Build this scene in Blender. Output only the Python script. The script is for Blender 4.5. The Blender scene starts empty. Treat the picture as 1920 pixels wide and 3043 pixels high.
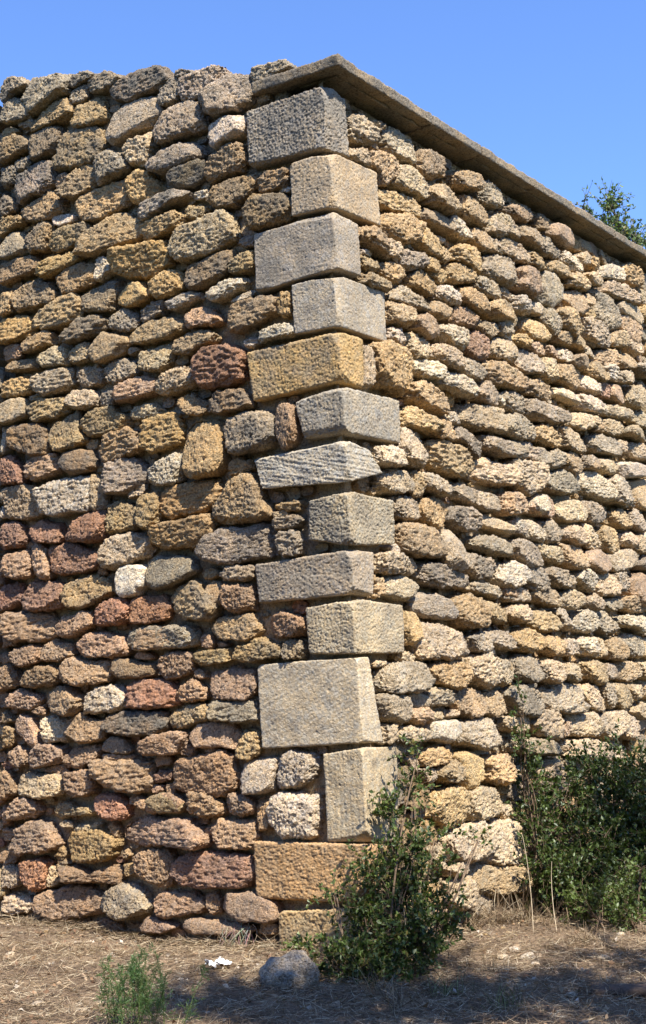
import bpy, math, random
import numpy as np
from mathutils import Matrix, Vector
# ------------------------------------------------------------------ camera, sky, sun, exposure
EYE = 1.65
SC = bpy.context.scene
PITCH, ROLL, F, IW, IH = math.radians(7.0), math.radians(-3.0), 4065.0, 1920.0, 3043.0
fwd = np.array([0, math.cos(PITCH), math.sin(PITCH)])
r0 = np.array([1.0, 0, 0]); u0 = np.cross(r0, fwd)
RT = math.cos(ROLL)*r0 + math.sin(ROLL)*u0
UP = -math.sin(ROLL)*r0 + math.cos(ROLL)*u0
cam_d = bpy.data.cameras.new('camera'); cam = bpy.data.objects.new('camera', cam_d)
SC.collection.objects.link(cam); SC.camera = cam
cam_d.sensor_fit = 'HORIZONTAL'; cam_d.sensor_width = 36.0; cam_d.lens = F/IW*36.0
cam_d.clip_start = 0.05; cam_d.clip_end = 2000
cam.matrix_world = Matrix(((RT[0], UP[0], -fwd[0], 0), (RT[1], UP[1], -fwd[1], 0), (RT[2], UP[2], -fwd[2], EYE), (0, 0, 0, 1)))
SUN_EL = math.radians(52); SUNH = np.array([0.50, -0.866]); SUNH /= np.linalg.norm(SUNH)
SUN = np.array([SUNH[0]*math.cos(SUN_EL), SUNH[1]*math.cos(SUN_EL), math.sin(SUN_EL)])
world = bpy.data.worlds.new("World"); SC.world = world; world.use_nodes = True
wn = world.node_tree; bg = wn.nodes['Background']
sky = wn.nodes.new('ShaderNodeTexSky'); sky.sky_type = 'NISHITA'; sky.sun_disc = False
sky.sun_elevation = SUN_EL; sky.sun_rotation = math.atan2(SUNH[0], SUNH[1])
sky.air_density = 1.0; sky.dust_density = 0.1; sky.ozone_density = 2.0
gr = wn.nodes.new('ShaderNodeMix'); gr.data_type = 'RGBA'; gr.blend_type = 'MULTIPLY'; gr.inputs[0].default_value = 1.0
gr.inputs[7].default_value = (1.10, 1.38, 1.95, 1); wn.links.new(sky.outputs[0], gr.inputs[6]); wn.links.new(gr.outputs[2], bg.inputs[0]); bg.inputs[1].default_value = 0.074
sl = bpy.data.lights.new('sun', 'SUN'); sl.energy = 5.0; sl.angle = math.radians(0.53); sl.color = (1.0, 0.95, 0.87)
so = bpy.data.objects.new('sun', sl); SC.collection.objects.link(so)
so.rotation_euler = Vector(SUN).to_track_quat('Z', 'Y').to_euler(); so.location = (4, -6, 10)
SC.view_settings.view_transform = 'Standard'; SC.view_settings.look = 'None'
SC.view_settings.exposure = 1.0; SC.view_settings.gamma = 1.0
SC.render.engine = 'CYCLES'
COL = SC.collection
RNG = np.random.default_rng(7); random.seed(7)
# ------------------------------------------------------------------ helpers
def ray(x, y):
    return RT*((x-IW/2)/F) + UP*(-(y-IH/2)/F) + fwd
AZ = math.radians(32)
RD = np.array([math.sin(AZ), math.cos(AZ), 0.0]); LD = np.array([-math.cos(AZ), math.sin(AZ), 0.0])
NL, NR = -RD, -LD
EY = np.array([0, 0, EYE])
CB = np.array([0.146, 8.599, 0.0])          # foot of the wall corner
ZV = np.array([0, 0, 1.0])
def hit(x, y, side, off=0.0):
    n = NL if side == 'L' else NR
    r = ray(x, y); t = ((CB + n*off - EY) @ n)/(r @ n); P = EY + r*t
    return float((P-CB) @ (LD if side == 'L' else RD)), float(P[2])
def at_depth(x, y, yy):
    r = ray(x, y); return EY + r*(yy/r[1])
def ground_z(x, y):
    return -0.055 - 0.045*np.clip(x, -6, 6) + 0.0*y
PERM = RNG.permutation(4096).astype(np.int64)
GRAD = RNG.normal(size=(4096, 3)); GRAD /= np.linalg.norm(GRAD, axis=1)[:, None]
def noise(P, freq, seed=0):
    q = P*freq + seed*17.31; i = np.floor(q).astype(np.int64); f = q - i
    w = f*f*f*(f*(f*6-15)+10); out = np.zeros(len(P))
    for dx in (0, 1):
        wx = w[:, 0] if dx else 1-w[:, 0]
        for dy in (0, 1):
            wy = w[:, 1] if dy else 1-w[:, 1]
            for dz in (0, 1):
                wz = w[:, 2] if dz else 1-w[:, 2]
                h = PERM[(PERM[(PERM[(i[:, 0]+dx) & 4095] + i[:, 1]+dy) & 4095] + i[:, 2]+dz) & 4095]
                g = GRAD[h]
                d = g[:, 0]*(f[:, 0]-dx) + g[:, 1]*(f[:, 1]-dy) + g[:, 2]*(f[:, 2]-dz)
                out += wx*wy*wz*d
    return out*1.6
def mesh_obj(name, V, Fc, mat, parent=None, tint=None, smooth=True, origin=None, crust=None):
    V = np.asarray(V, np.float32)
    if origin is not None: V = V - np.asarray(origin, np.float32)
    Fc = np.asarray(Fc, np.int32); k = Fc.shape[1]
    me = bpy.data.meshes.new(name)
    me.vertices.add(len(V)); me.vertices.foreach_set('co', V.ravel())
    me.loops.add(Fc.size); me.loops.foreach_set('vertex_index', Fc.ravel())
    me.polygons.add(len(Fc)); me.polygons.foreach_set('loop_start', np.arange(0, Fc.size, k, dtype=np.int32))
    me.polygons.foreach_set('loop_total', np.full(len(Fc), k, np.int32))
    me.update(calc_edges=True)
    if smooth: me.polygons.foreach_set('use_smooth', np.ones(len(Fc), bool))
    if tint is not None:
        tint = np.asarray(tint, np.float32)
        if tint.ndim == 1: tint = np.tile(tint, (len(V), 1))
        if tint.shape[1] == 3: tint = np.hstack([tint, np.ones((len(tint), 1), np.float32)])
        a = me.attributes.new('tint', 'FLOAT_COLOR', 'POINT'); a.data.foreach_set('color', np.ascontiguousarray(tint, np.float32).ravel())
    me.materials.append(mat)
    o = bpy.data.objects.new(name, me); COL.objects.link(o)
    if origin is not None: o.location = origin
    if parent is not None:
        o.parent = parent; o.matrix_parent_inverse = Matrix()
        o.location = Vector(o.location) - Vector(parent.location)
    return o
def empty(name, loc, label, cat, group=None):
    o = bpy.data.objects.new(name, None); COL.objects.link(o); o.location = loc
    o['label'] = label; o['category'] = cat
    if group: o['group'] = group
    return o
def tag(o, label, cat, group=None, kind=None):
    if label: o['label'] = label
    if cat: o['category'] = cat
    if group: o['group'] = group
    if kind: o['kind'] = kind
    return o
def vnormals(V, Fc):
    a, b, c, d = V[Fc[:, 0]], V[Fc[:, 1]], V[Fc[:, 2]], V[Fc[:, 3]]
    n = np.cross(c-a, d-b); N = np.zeros_like(V)
    for k in range(4): 
        for j in range(3): N[:, j] += np.bincount(Fc[:, k], n[:, j], len(V))
    return N/np.maximum(np.linalg.norm(N, axis=1), 1e-9)[:, None]
def grid_faces(nu, nv):
    i = np.arange(nu-1)[:, None]*nv + np.arange(nv-1)[None, :]
    i = i.ravel(); return np.stack([i, i+nv, i+nv+1, i+1], 1)
# ------------------------------------------------------------------ materials
def newmat(name):
    m = bpy.data.materials.new(name); m.use_nodes = True; nt = m.node_tree
    return m, nt, nt.nodes['Principled BSDF']
def nz(nt, vec, scale, detail=3, rough=0.55):
    n = nt.nodes.new('ShaderNodeTexNoise'); n.inputs['Scale'].default_value = scale
    n.inputs['Detail'].default_value = detail; n.inputs['Roughness'].default_value = rough
    nt.links.new(vec, n.inputs['Vector']); return n.outputs['Fac']
def ramp(nt, fac, pts):
    r = nt.nodes.new('ShaderNodeValToRGB'); e = r.color_ramp.elements
    while len(e) > 1: e.remove(e[0])
    e[0].position = pts[0][0]; e[0].color = (*pts[0][1], 1) if len(pts[0][1]) == 3 else pts[0][1]
    for p, c in pts[1:]:
        x = e.new(p); x.color = (*c, 1)
    nt.links.new(fac, r.inputs[0]); return r.outputs[0]
def mixc(nt, a, b, fac, mode='MIX'):
    m = nt.nodes.new('ShaderNodeMix'); m.data_type = 'RGBA'; m.blend_type = mode
    for s, v in ((6, a), (7, b), (0, fac)):
        if isinstance(v, (int, float)): m.inputs[s].default_value = v
        elif isinstance(v, tuple): m.inputs[s].default_value = (*v, 1)
        else: nt.links.new(v, m.inputs[s])
    return m.outputs[2]
def math_(nt, op, a, b):
    m = nt.nodes.new('ShaderNodeMath'); m.operation = op
    for s, v in ((0, a), (1, b)):
        if isinstance(v, (int, float)): m.inputs[s].default_value = v
        else: nt.links.new(v, m.inputs[s])
    return m.outputs[0]
def stone_material(name, bump=0.012, fixed=None, lichen=0.5, fine=95, speck=0.8):
    m, nt, bs = newmat(name); g = nt.nodes.new('ShaderNodeNewGeometry'); P = g.outputs['Position']
    if fixed is None:
        at = nt.nodes.new('ShaderNodeAttribute'); at.attribute_name = 'tint'; base = at.outputs['Color']; crust = at.outputs['Alpha']
    else:
        v = nt.nodes.new('ShaderNodeRGB'); v.outputs[0].default_value = (*fixed, 1); base = v.outputs[0]; crust = lichen
    # mottling of the stone itself
    a = ramp(nt, nz(nt, P, 11, 5, 0.6), [(0.3, (0.62, 0.60, 0.58)), (0.45, (1.0, 0.97, 0.92)), (0.55, (1.08, 1.0, 0.86)), (0.7, (1.3, 1.27, 1.22))])
    col = mixc(nt, base, a, 1.0, 'MULTIPLY')
    st = ramp(nt, nz(nt, P, 1.1, 4, 0.6), [(0.35, (0.80, 0.78, 0.76)), (0.55, (1.05, 1.04, 1.02)), (0.7, (1.12, 1.08, 1.0))])
    col = mixc(nt, col, st, 1.0, 'MULTIPLY')
    vein = ramp(nt, nz(nt, P, 16, 5, 0.7), [(0.42, (1, 1, 1)), (0.52, (1.08, 0.96, 0.80)), (0.6, (1, 1, 1))])
    col = mixc(nt, col, vein, 1.0, 'MULTIPLY')
    # grey weathering crust in patches
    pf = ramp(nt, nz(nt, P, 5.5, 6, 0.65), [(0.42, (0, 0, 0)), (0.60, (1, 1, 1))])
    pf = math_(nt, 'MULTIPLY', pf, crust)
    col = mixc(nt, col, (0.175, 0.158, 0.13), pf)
    # small speckle, dark and pale grains
    sp = ramp(nt, nz(nt, P, 70, 3, 0.7), [(0.34, (0.20, 0.19, 0.18)), (0.45, (0.86, 0.85, 0.84)), (0.56, (1.08, 1.07, 1.04)), (0.67, (1.6, 1.56, 1.48))])
    col = mixc(nt, col, sp, speck, 'MULTIPLY')
    nt.links.new(col, bs.inputs['Base Color'])
    bs.inputs['Roughness'].default_value = 0.92
    bs.inputs['Specular IOR Level'].default_value = 0.2
    v = nt.nodes.new('ShaderNodeTexVoronoi'); v.inputs['Scale'].default_value = 55; nt.links.new(P, v.inputs['Vector'])
    vp = ramp(nt, v.outputs['Distance'], [(0.05, (0, 0, 0)), (0.35, (1, 1, 1))])
    h = math_(nt, 'ADD', nz(nt, P, fine, 4, 0.7), math_(nt, 'MULTIPLY', vp, 0.35))
    b = nt.nodes.new('ShaderNodeBump'); b.inputs['Strength'].default_value = 0.9; b.inputs['Distance'].default_value = bump
    nt.links.new(h, b.inputs['Height']); nt.links.new(b.outputs[0], bs.inputs['Normal'])
    return m
M_RUB = stone_material('rubble_stone', 0.028)
M_QUO = stone_material('dressed_stone', 0.006, speck=0.4)
M_COP = stone_material('coping_stone', 0.010, (0.25, 0.22, 0.175), 0.8)
M_MOR = stone_material('lime_mortar', 0.012, (0.36, 0.31, 0.235), 0.3)
def tint_material(name, rough=0.7, trans=0.0, var=0.25, spec=0.3, scale=20):
    m, nt, bs = newmat(name)
    at = nt.nodes.new('ShaderNodeAttribute'); at.attribute_name = 'tint'
    g = nt.nodes.new('ShaderNodeNewGeometry')
    v = ramp(nt, nz(nt, g.outputs['Position'], scale, 2), [(0.3, (1-var,)*3), (0.7, (1+var,)*3)])
    c = mixc(nt, at.outputs['Color'], v, 1.0, 'MULTIPLY')
    nt.links.new(c, bs.inputs['Base Color']); bs.inputs['Roughness'].default_value = rough
    bs.inputs['Specular IOR Level'].default_value = spec
    if trans > 0:
        tr = nt.nodes.new('ShaderNodeBsdfTranslucent'); mx = nt.nodes.new('ShaderNodeMixShader'); mx.inputs[0].default_value = trans
        c2 = mixc(nt, c, (1.25, 1.3, 0.5), 1.0, 'MULTIPLY'); nt.links.new(c2, tr.inputs[0])
        nt.links.new(bs.outputs[0], mx.inputs[1]); nt.links.new(tr.outputs[0], mx.inputs[2])
        nt.links.new(mx.outputs[0], nt.nodes['Material Output'].inputs[0])
    return m
M_LEAF = tint_material('leaf', 0.45, 0.28, 0.3, 0.5)
M_STEM = tint_material('bark', 0.9, 0, 0.35, 0.2, 60)
M_STRAW = tint_material('straw', 0.75, 0.1, 0.2, 0.25)
LEFT = """
@0 180
g 0,18 12,15 22,17 28,24 13,30 8,38 1,42 0,30
g 22,16 33,15 45,15 60,10 64,17 62,30 50,35 36,45 28,50 20,35 26,24
g 63,14 78,8 88,10 87,16 75,20 68,25 62,22
g 83,18 89,11 100,10 112,12 114,17 108,22 100,28 86,29 80,25
g 66,26 80,21 80,33 74,38 65,40 64,30
k 114,16 130,6 150,5 162,14 152,24 135,30 120,38 108,38 102,28 108,20
g 3,40 12,34 22,36 27,45 26,53 12,58 3,60 1,50
o 42,42 60,34 64,38 66,48 60,55 45,60 28,67 28,60 34,52
g 13,57 26,53 30,58 26,62 16,62
o 69,43 90,33 95,36 99,48 98,53 85,60 70,63 66,60 70,52
g 105,50 117,40 140,31 148,32 149,50 140,60 125,65 112,75 104,77 100,70 101,60
k 27,69 45,59 53,62 56,70 52,85 45,88 33,94 28,90 26,78
o 57,69 85,60 95,66 97,78 92,88 85,95 66,103 55,106 52,98 54,80
t 118,77 130,70 142,67 144,75 142,92 137,99 124,99 119,92 117,84
o 0,62 12,62 14,66 8,70 0,74
o 0,74 14,69 25,73 26,79 15,88 8,93 0,97
g 10,95 20,89 26,87 27,92 24,100 15,104
g 92,85 100,83 115,88 121,100 118,105 105,110 95,117 89,110 90,95
g 16,108 22,102 40,94 50,94 51,108 50,115 38,125 20,133 15,130 14,115
g 0,100 13,98 16,104 11,113 5,119 0,120
p 51,108 60,105 65,109 62,117 53,122 50,118
o 67,105 80,97 88,97 89,115 87,120 75,126 64,131 55,125 62,117
o 77,125 90,120 112,111 119,118 120,130 118,135 100,146 90,152 73,148 66,138 70,135
y 121,112 130,104 140,104 145,115 152,118 150,125 140,130 125,134 120,128
o 33,130 42,124 50,120 58,128 60,140 55,145 42,150 28,152 22,145 22,140
g 0,124 10,130 14,135 12,140 0,148
@400 180
g 42,18 55,13 60,9 75,4 82,7 84,15 78,20 66,30 56,36 46,36 42,28
g 22,27 28,18 36,11 42,16 42,30 38,38 24,42 21,34
g 33,12 40,7 50,7 58,11 50,15 43,17
g 61,32 75,22 84,12 96,11 108,14 110,28 109,36 95,46 78,52 68,50 61,42
g 109,6 125,3 140,0 146,4 147,8 132,13 126,20 112,24 108,14
o 116,28 123,26 125,36 115,41 113,35
g 19,60 28,47 42,39 55,36 61,40 62,50 66,58 65,64 55,67 45,70 30,78 22,78 18,70
w 70,61 82,53 95,50 103,54 103,68 95,72 85,76 76,84 70,80 69,70
g 15,93 20,87 45,77 50,76 62,80 66,84 64,90 50,96 35,103 22,106 15,104 13,98
b 67,92 82,82 98,78 102,82 103,98 98,103 85,108 70,114 65,108 66,98
k 32,106 48,98 60,93 66,93 67,103 65,110 52,118 38,120 30,114
b 70,122 86,112 110,106 115,112 112,117 105,125 92,136 80,140 70,136 67,128
b 112,113 125,104 142,102 144,108 143,117 130,122 122,124 113,118
g 3,133 30,124 50,121 52,125 45,131 30,138 12,150 5,147 3,140
b 105,140 110,128 138,123 146,133 147,146 135,152 118,158 107,158 102,148
w 52,126 60,121 68,121 69,128 60,130 53,129
o 47,138 52,135 68,137 67,144 55,148 48,148
w 128,101 142,100 144,104 130,105
w 131,118 141,117 145,119 144,123 132,122
@0 600
y 0,15 20,12 22,16 20,20 8,28 0,33
w 47,12 62,10 70,13 66,18 54,23 47,18
t 8,30 18,27 23,33 26,42 22,50 0,54 0,42
o 24,38 34,22 44,19 48,23 45,38 42,45 28,48
o 48,27 70,20 83,18 84,27 80,34 64,45 50,46 44,42 46,32
o 85,28 92,20 110,10 118,10 130,15 133,25 132,33 120,37 105,42 95,48 78,53 74,46 76,38 80,32
o 133,20 150,14 167,10 172,14 172,22 155,30 140,37 134,33 132,28
o 0,58 15,53 30,50 36,56 34,64 20,70 5,76 0,77
y 37,57 55,50 70,46 74,50 73,55 60,64 42,72 36,68
o 52,70 62,62 78,56 86,59 88,66 86,75 70,84 55,88 51,80
w 92,50 98,52 105,61 104,66 92,75 88,72 89,60
y 106,50 112,45 128,42 150,38 158,42 161,52 160,62 145,70 120,72 110,66 106,58
o 12,88 20,80 32,71 45,75 50,86 50,92 35,100 15,104 13,96
k 77,86 90,77 105,72 112,74 113,82 108,88 105,96 106,102 95,102 80,104 76,98 73,91
y 109,88 120,76 130,76 140,84 141,90 130,96 118,99 110,94
o 0,84 11,83 13,90 12,103 5,108 0,112
o 31,110 42,98 55,89 68,86 75,92 76,104 72,110 60,116 45,120 34,118
y 0,113 15,107 25,107 32,115 32,124 15,132 0,133
k 60,124 75,110 92,106 101,112 101,118 90,124 70,132 60,134 58,130
g 102,108 112,100 122,101 130,108 128,118 115,122 103,119
o 20,137 28,128 42,120 49,124 51,132 40,137 25,142 20,140
p 3,136 15,133 20,137 19,146 3,151 2,142
t 40,142 52,135 60,136 64,146 63,153 42,156 35,150
t 72,136 80,131 83,145 82,150 65,152 64,142
o 87,131 98,122 110,126 121,128 120,135 110,146 98,150 88,150 84,140
g 130,103 137,95 149,92 153,97 152,104 142,110 130,114
o 122,128 130,115 148,110 170,108 172,118 155,128 135,133 122,134
g 118,137 125,135 130,138 120,144
t 130,142 140,138 157,132 160,135 158,150 150,159 132,158
@400 600
t 37,40 42,30 50,22 65,17 78,10 88,11 92,20 96,32 90,36 70,50 50,55 40,54 36,46
y 15,75 25,66 38,63 44,72 45,80 35,88 20,91 15,86
b 47,66 55,58 75,49 93,43 94,52 88,60 85,68 72,75 55,82 48,80
o 87,62 95,50 108,44 111,48 112,60 108,65 92,68
g 97,35 105,30 111,32 111,40 102,42 97,40
w 26,96 42,86 55,83 59,88 50,96 38,102 28,100
w 64,88 70,80 88,71 100,70 105,75 98,82 85,90 78,94 65,90
w 87,93 95,87 108,82 111,85 105,90 90,95
p 46,108 53,100 70,99 76,105 82,110 75,115 60,118 50,117
b 82,108 88,98 100,91 118,88 132,90 134,102 125,108 115,115 95,122 85,120
y 133,92 138,85 144,83 146,90 146,105 138,109 133,103
w 115,122 125,117 144,113 148,118 147,125 130,129 117,132
w 102,130 108,126 114,127 115,134 105,137 101,135
o 34,132 50,123 65,121 78,125 78,129 65,135 50,143 35,142
@0 1020
o 3,23 12,17 25,14 30,15 34,20 33,24 20,26 8,27
y 0,38 10,32 20,30 28,36 31,40 28,46 15,50 0,50
g 30,33 45,26 62,22 66,28 68,37 60,43 50,47 42,50 35,44 32,38
t 71,27 80,21 92,22 96,25 95,37 90,40 78,41 73,37 71,31
g 96,24 100,17 117,13 127,17 128,28 118,33 108,38 100,38 96,33
p 108,50 110,43 122,33 140,31 148,38 146,46 135,50 120,54 110,55
t 64,50 68,45 80,43 88,46 92,52 91,58 80,62 68,62 63,57
g 91,49 94,44 105,43 107,52 106,58 94,60
t 0,57 12,52 22,52 25,57 25,68 15,74 0,77
o 25,58 40,53 58,50 64,54 63,65 50,70 32,74 27,68 24,63
t 25,51 33,46 40,49 36,53 27,55
o 74,72 80,65 90,61 104,59 110,65 118,68 120,76 110,82 95,86 80,86 75,80
t 120,65 127,60 142,56 151,62 148,68 130,72 120,71
b 6,90 12,79 22,75 35,76 43,81 46,95 47,104 38,106 25,104 12,99 6,94
o 47,88 50,77 60,70 70,64 73,66 73,82 78,90 75,95 60,101 54,102 49,95
o 95,88 105,84 122,80 130,88 130,97 125,105 112,109 95,112 91,108 94,98
y 132,78 137,70 155,64 164,67 170,82 170,92 157,98 139,103 132,96
p 24,110 38,105 52,104 56,112 57,119 45,126 32,130 25,125 23,118
b 56,105 72,99 84,101 86,110 88,117 78,122 65,124 59,119 56,112
r 0,108 10,106 18,114 21,122 22,132 10,133 0,133
g 100,112 112,109 125,107 135,115 138,125 134,132 122,140 108,144 100,137 99,125
w 137,120 147,110 159,106 168,103 170,125 167,130 152,134 139,132
w 0,78 5,80 5,90 4,100 0,105
@400 1020
o 45,82 52,76 68,70 77,75 83,82 82,118 78,124 52,127 47,118 45,100
t 21,40 25,31 38,24 52,21 55,26 54,38 42,45 28,49 21,46
r 56,16 63,5 85,0 97,2 101,12 102,33 90,38 70,41 60,40 57,28
o 40,55 43,50 52,47 60,52 70,56 69,62 60,67 50,67 43,63
b 70,55 74,46 90,43 98,42 104,48 109,59 100,62 75,66 69,62
g 84,70 100,65 122,63 130,69 131,85 130,96 118,101 95,104 87,98 84,85
p 132,65 137,58 146,56 151,60 151,92 142,100 135,94 132,82
o 88,112 95,106 105,110 109,117 100,122 88,125
@0 1440
w 34,4 50,-3 70,-7 85,-9 85,10 84,24 70,26 50,29 40,27 36,18
t 85,-10 92,-5 98,-3 99,22 90,26 85,24 84,5
t 2,6 10,2 30,0 35,5 37,25 38,29 20,33 6,30 4,18
w 0,18 4,25 4,30 0,32
r 0,37 12,34 18,38 22,50 20,57 0,62
r 27,38 35,32 45,36 55,35 57,50 55,54 42,55 30,52 27,45
r 62,48 67,34 80,26 100,25 101,38 100,50 85,54 65,54 61,51
o 102,20 112,16 125,20 128,26 126,35 128,42 115,44 103,47 101,35
o 128,18 133,11 142,8 149,8 150,25 148,38 140,42 132,40 129,28
p 2,69 8,64 22,62 28,65 29,80 27,85 18,89 8,86 3,78
p 29,55 33,52 40,58 43,66 46,80 47,88 42,91 34,86 30,75 28,65
r 44,60 50,56 70,56 85,62 95,65 94,76 80,82 60,85 50,83 46,72 44,65
t 96,60 105,50 118,45 130,46 140,50 142,60 138,66 120,74 105,80 98,77 96,68
r 0,95 10,93 17,94 20,103 18,110 8,117 0,118
r 20,100 25,92 45,91 58,94 61,103 61,115 50,117 35,119 22,117 19,112
o 61,96 75,88 88,85 100,90 110,98 106,104 90,110 75,118 68,118 63,110
W 111,80 120,76 136,75 137,92 130,100 130,104 114,106 110,95
R 87,118 92,110 105,107 118,107 121,115 121,125 115,131 92,134 87,128
R 121,107 135,105 152,104 157,115 156,127 141,130 121,132
p 0,125 12,121 40,120 50,128 52,138 45,146 30,148 12,147 2,138
p 52,128 60,125 80,119 86,120 87,132 75,140 60,145 52,140
t 118,4 125,0 134,0 133,9 120,13
p 88,77 94,76 98,84 90,86
@400 1440
y 23,5 40,-1 60,-3 77,-6 80,5 78,15 70,22 60,26 45,28 30,33 24,30
o 80,0 90,-6 107,-11 112,-5 118,5 120,14 126,22 125,31 110,34 80,38 73,35 75,20 79,10
y 15,47 20,38 40,34 60,28 72,27 73,45 65,55 50,60 18,60 16,52
g 10,73 18,67 40,67 55,71 57,82 45,90 25,98 18,101 12,95 10,82
g 58,55 65,48 85,41 105,39 123,38 128,46 131,57 131,66 115,70 95,73 80,75 65,70 59,62
o 61,83 70,77 75,80 78,85 68,89 62,86
t 80,83 85,77 95,76 112,76 112,87 100,90 85,91 81,87
o 33,100 42,95 58,90 65,98 75,110 79,120 70,128 58,127 45,127 35,118 31,108
o 65,95 72,90 80,93 81,107 78,115 70,108 65,101
p 82,100 85,95 108,94 111,105 111,118 95,121 85,119 82,110
o 71,130 75,126 90,124 108,122 116,130 119,138 110,145 95,147 80,145 70,140
p 123,127 130,119 148,122 160,127 162,140 150,144 130,142 124,137
o 130,18 140,16 152,14 157,16 153,23 140,25 130,23
t 126,27 138,24 144,28 130,31
g 130,32 140,31 150,28 156,34 150,41 132,43 128,38
g 132,50 140,44 150,43 157,52 156,65 142,68 134,63
@0 1860
p 0,6 4,10 12,18 0,20
p 9,25 18,20 30,17 36,20 37,33 25,38 17,39 12,32
p 38,19 48,12 52,15 66,17 67,28 58,32 45,34 38,29
p 73,16 84,7 98,6 110,9 118,11 118,28 105,30 90,29 76,28 72,23
g 120,10 125,3 140,0 165,0 180,2 187,14 185,18 165,21 145,22 125,24 120,18
p 0,25 8,31 10,33 0,37
b 0,39 8,35 14,43 17,54 10,58 0,61
b 18,51 25,42 35,38 50,38 55,44 55,52 45,57 30,58 20,56
p 56,43 62,33 68,28 74,33 90,32 103,32 103,45 101,51 88,56 70,55 58,50 55,46
p 124,27 130,24 140,26 143,30 138,32 126,31
b 104,32 110,30 125,33 145,37 147,45 140,48 118,50 108,46 104,40
p 148,32 155,25 170,24 179,26 180,42 170,48 158,50 149,46
p 3,67 8,62 16,60 35,64 37,70 30,78 20,79 8,76
p 29,80 38,74 39,83 33,84
p 40,63 45,58 57,57 68,61 78,68 77,77 70,84 60,84 48,80 41,75
w 78,73 82,63 95,57 108,56 118,60 119,78 105,80 90,82 79,81
R 119,51 135,50 152,50 160,51 165,70 160,75 140,78 124,77 120,65
k 100,93 102,84 110,80 125,81 150,80 156,82 156,95 150,101 125,104 108,100 99,97
o 0,80 8,86 10,90 0,92
o 0,95 10,96 12,106 8,114 0,115
p 13,90 18,83 28,87 31,97 34,105 34,114 27,114 22,107 14,100
w 36,88 45,85 60,89 61,95 61,108 42,109 40,98
p 62,88 75,82 88,90 99,88 97,105 85,110 72,110 61,104
p 4,121 15,113 22,118 24,128 18,133 8,130
p 31,118 37,111 58,114 59,128 50,130 35,134 29,128
p 60,122 67,116 80,113 92,113 93,120 88,128 75,134 62,133 60,128
g 94,114 100,106 108,104 117,107 121,117 120,120 110,120 96,118
p 93,121 105,120 120,121 128,125 115,126 96,126
p 128,118 133,108 145,102 170,99 176,108 171,115 165,119 145,121 130,121
p 87,130 91,126 110,127 125,125 138,126 142,133 142,150 139,157 120,157 100,150 90,142
p 143,125 147,121 155,122 160,126 158,130 145,133
r 143,142 148,136 158,137 160,141 157,146 146,147
t 17,147 22,138 37,141 55,139 60,150 61,157 50,161 30,162 16,157
p 36,136 50,131 58,130 60,139 45,140
p 60,140 75,136 86,135 89,150 88,157 80,160 67,159 61,150
t 0,133 3,140 0,142
@400 1860
p 0,4 15,3 40,0 55,2 60,12 59,18 40,20 20,22 0,23
p 60,12 64,7 70,9 73,17 70,22 61,20
p 74,16 79,15 86,17 85,20 75,20
o 54,26 65,24 87,21 90,27 90,33 75,36 60,38 54,34
o 92,23 97,18 107,18 112,13 119,10 123,15 135,18 137,28 125,31 110,34 93,31
g 138,18 143,13 155,13 158,17 157,30 140,32 139,25
p 53,44 57,41 63,43 67,50 60,50 54,48
p 38,62 45,52 52,50 60,56 66,60 66,68 55,71 45,72 39,68
p 69,48 75,42 88,39 98,41 110,42 114,52 112,62 105,69 90,70 75,68 69,60 68,53
o 30,88 35,80 50,74 65,72 71,78 71,86 60,92 45,96 31,95
g 71,77 78,72 100,71 110,68 114,80 117,88 105,91 85,90 72,86
p 3,118 7,108 20,102 35,100 48,100 49,105 42,115 40,120 20,122 5,120
p 50,102 58,93 68,91 88,92 95,100 97,110 95,116 80,114 58,114 51,108
o 97,100 103,97 115,101 117,118 110,125 101,128 96,122 96,108
p 41,114 50,111 55,118 50,124 40,120
p 63,114 70,111 76,116 72,119 64,120
p 35,128 42,124 60,122 70,120 80,118 92,124 93,135 97,145 93,152 85,158 70,162 50,158 38,152 34,140
w 100,132 103,127 125,123 131,125 131,140 129,157 118,158 103,157 99,145
w 133,127 138,122 150,117 160,119 168,124 170,135 163,146 150,153 134,152 133,140
@0 2280
p 5,38 15,30 27,28 33,35 37,42 30,48 8,50 4,46
p 0,0 8,8 12,15 13,25 5,29 0,30
p 0,36 5,45 5,55 0,55
o 47,40 55,33 62,33 70,38 80,40 88,36 87,45 75,46 62,47 50,49 47,45
R 88,30 92,26 108,26 115,33 120,37 118,47 108,50 95,46 89,38
p 120,30 126,26 136,35 136,42 128,38 120,34
p 137,30 145,27 158,24 165,27 174,35 170,42 158,42 140,44
t 52,54 58,50 66,52 67,58 56,57
p 14,58 25,52 38,49 45,54 51,64 57,75 45,79 20,82 5,78 2,72 15,67
p 0,58 8,60 13,63 8,69 0,69
t 66,57 72,54 84,54 90,50 91,58 80,61 68,60
y 59,63 70,60 95,59 103,65 108,68 107,82 100,88 80,89 66,88 62,78 58,68
o 99,54 106,52 110,60 109,68 103,62
p 111,62 118,53 128,49 138,46 150,50 165,47 175,49 186,58 195,70 190,76 165,74 130,74 118,70 112,66
o 48,84 54,75 62,82 58,88 50,86
o 113,84 116,77 121,84 115,87
o 114,92 123,91 124,102 115,104
t 0,90 10,94 18,96 18,110 10,114 0,113
R 18,92 25,88 35,85 46,90 44,105 42,115 34,116 25,108 19,100
t 46,93 50,92 52,100 56,108 50,112 44,113
o 50,87 56,85 62,90 60,95 52,96
p 58,97 63,92 75,95 85,101 100,94 111,91 112,100 108,112 95,108 80,108 62,106 57,101
p 125,85 130,80 150,78 158,80 162,90 160,111 150,112 132,105 125,98
t 0,125 5,121 20,121 28,125 32,128 30,135 15,139 0,138
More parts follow.
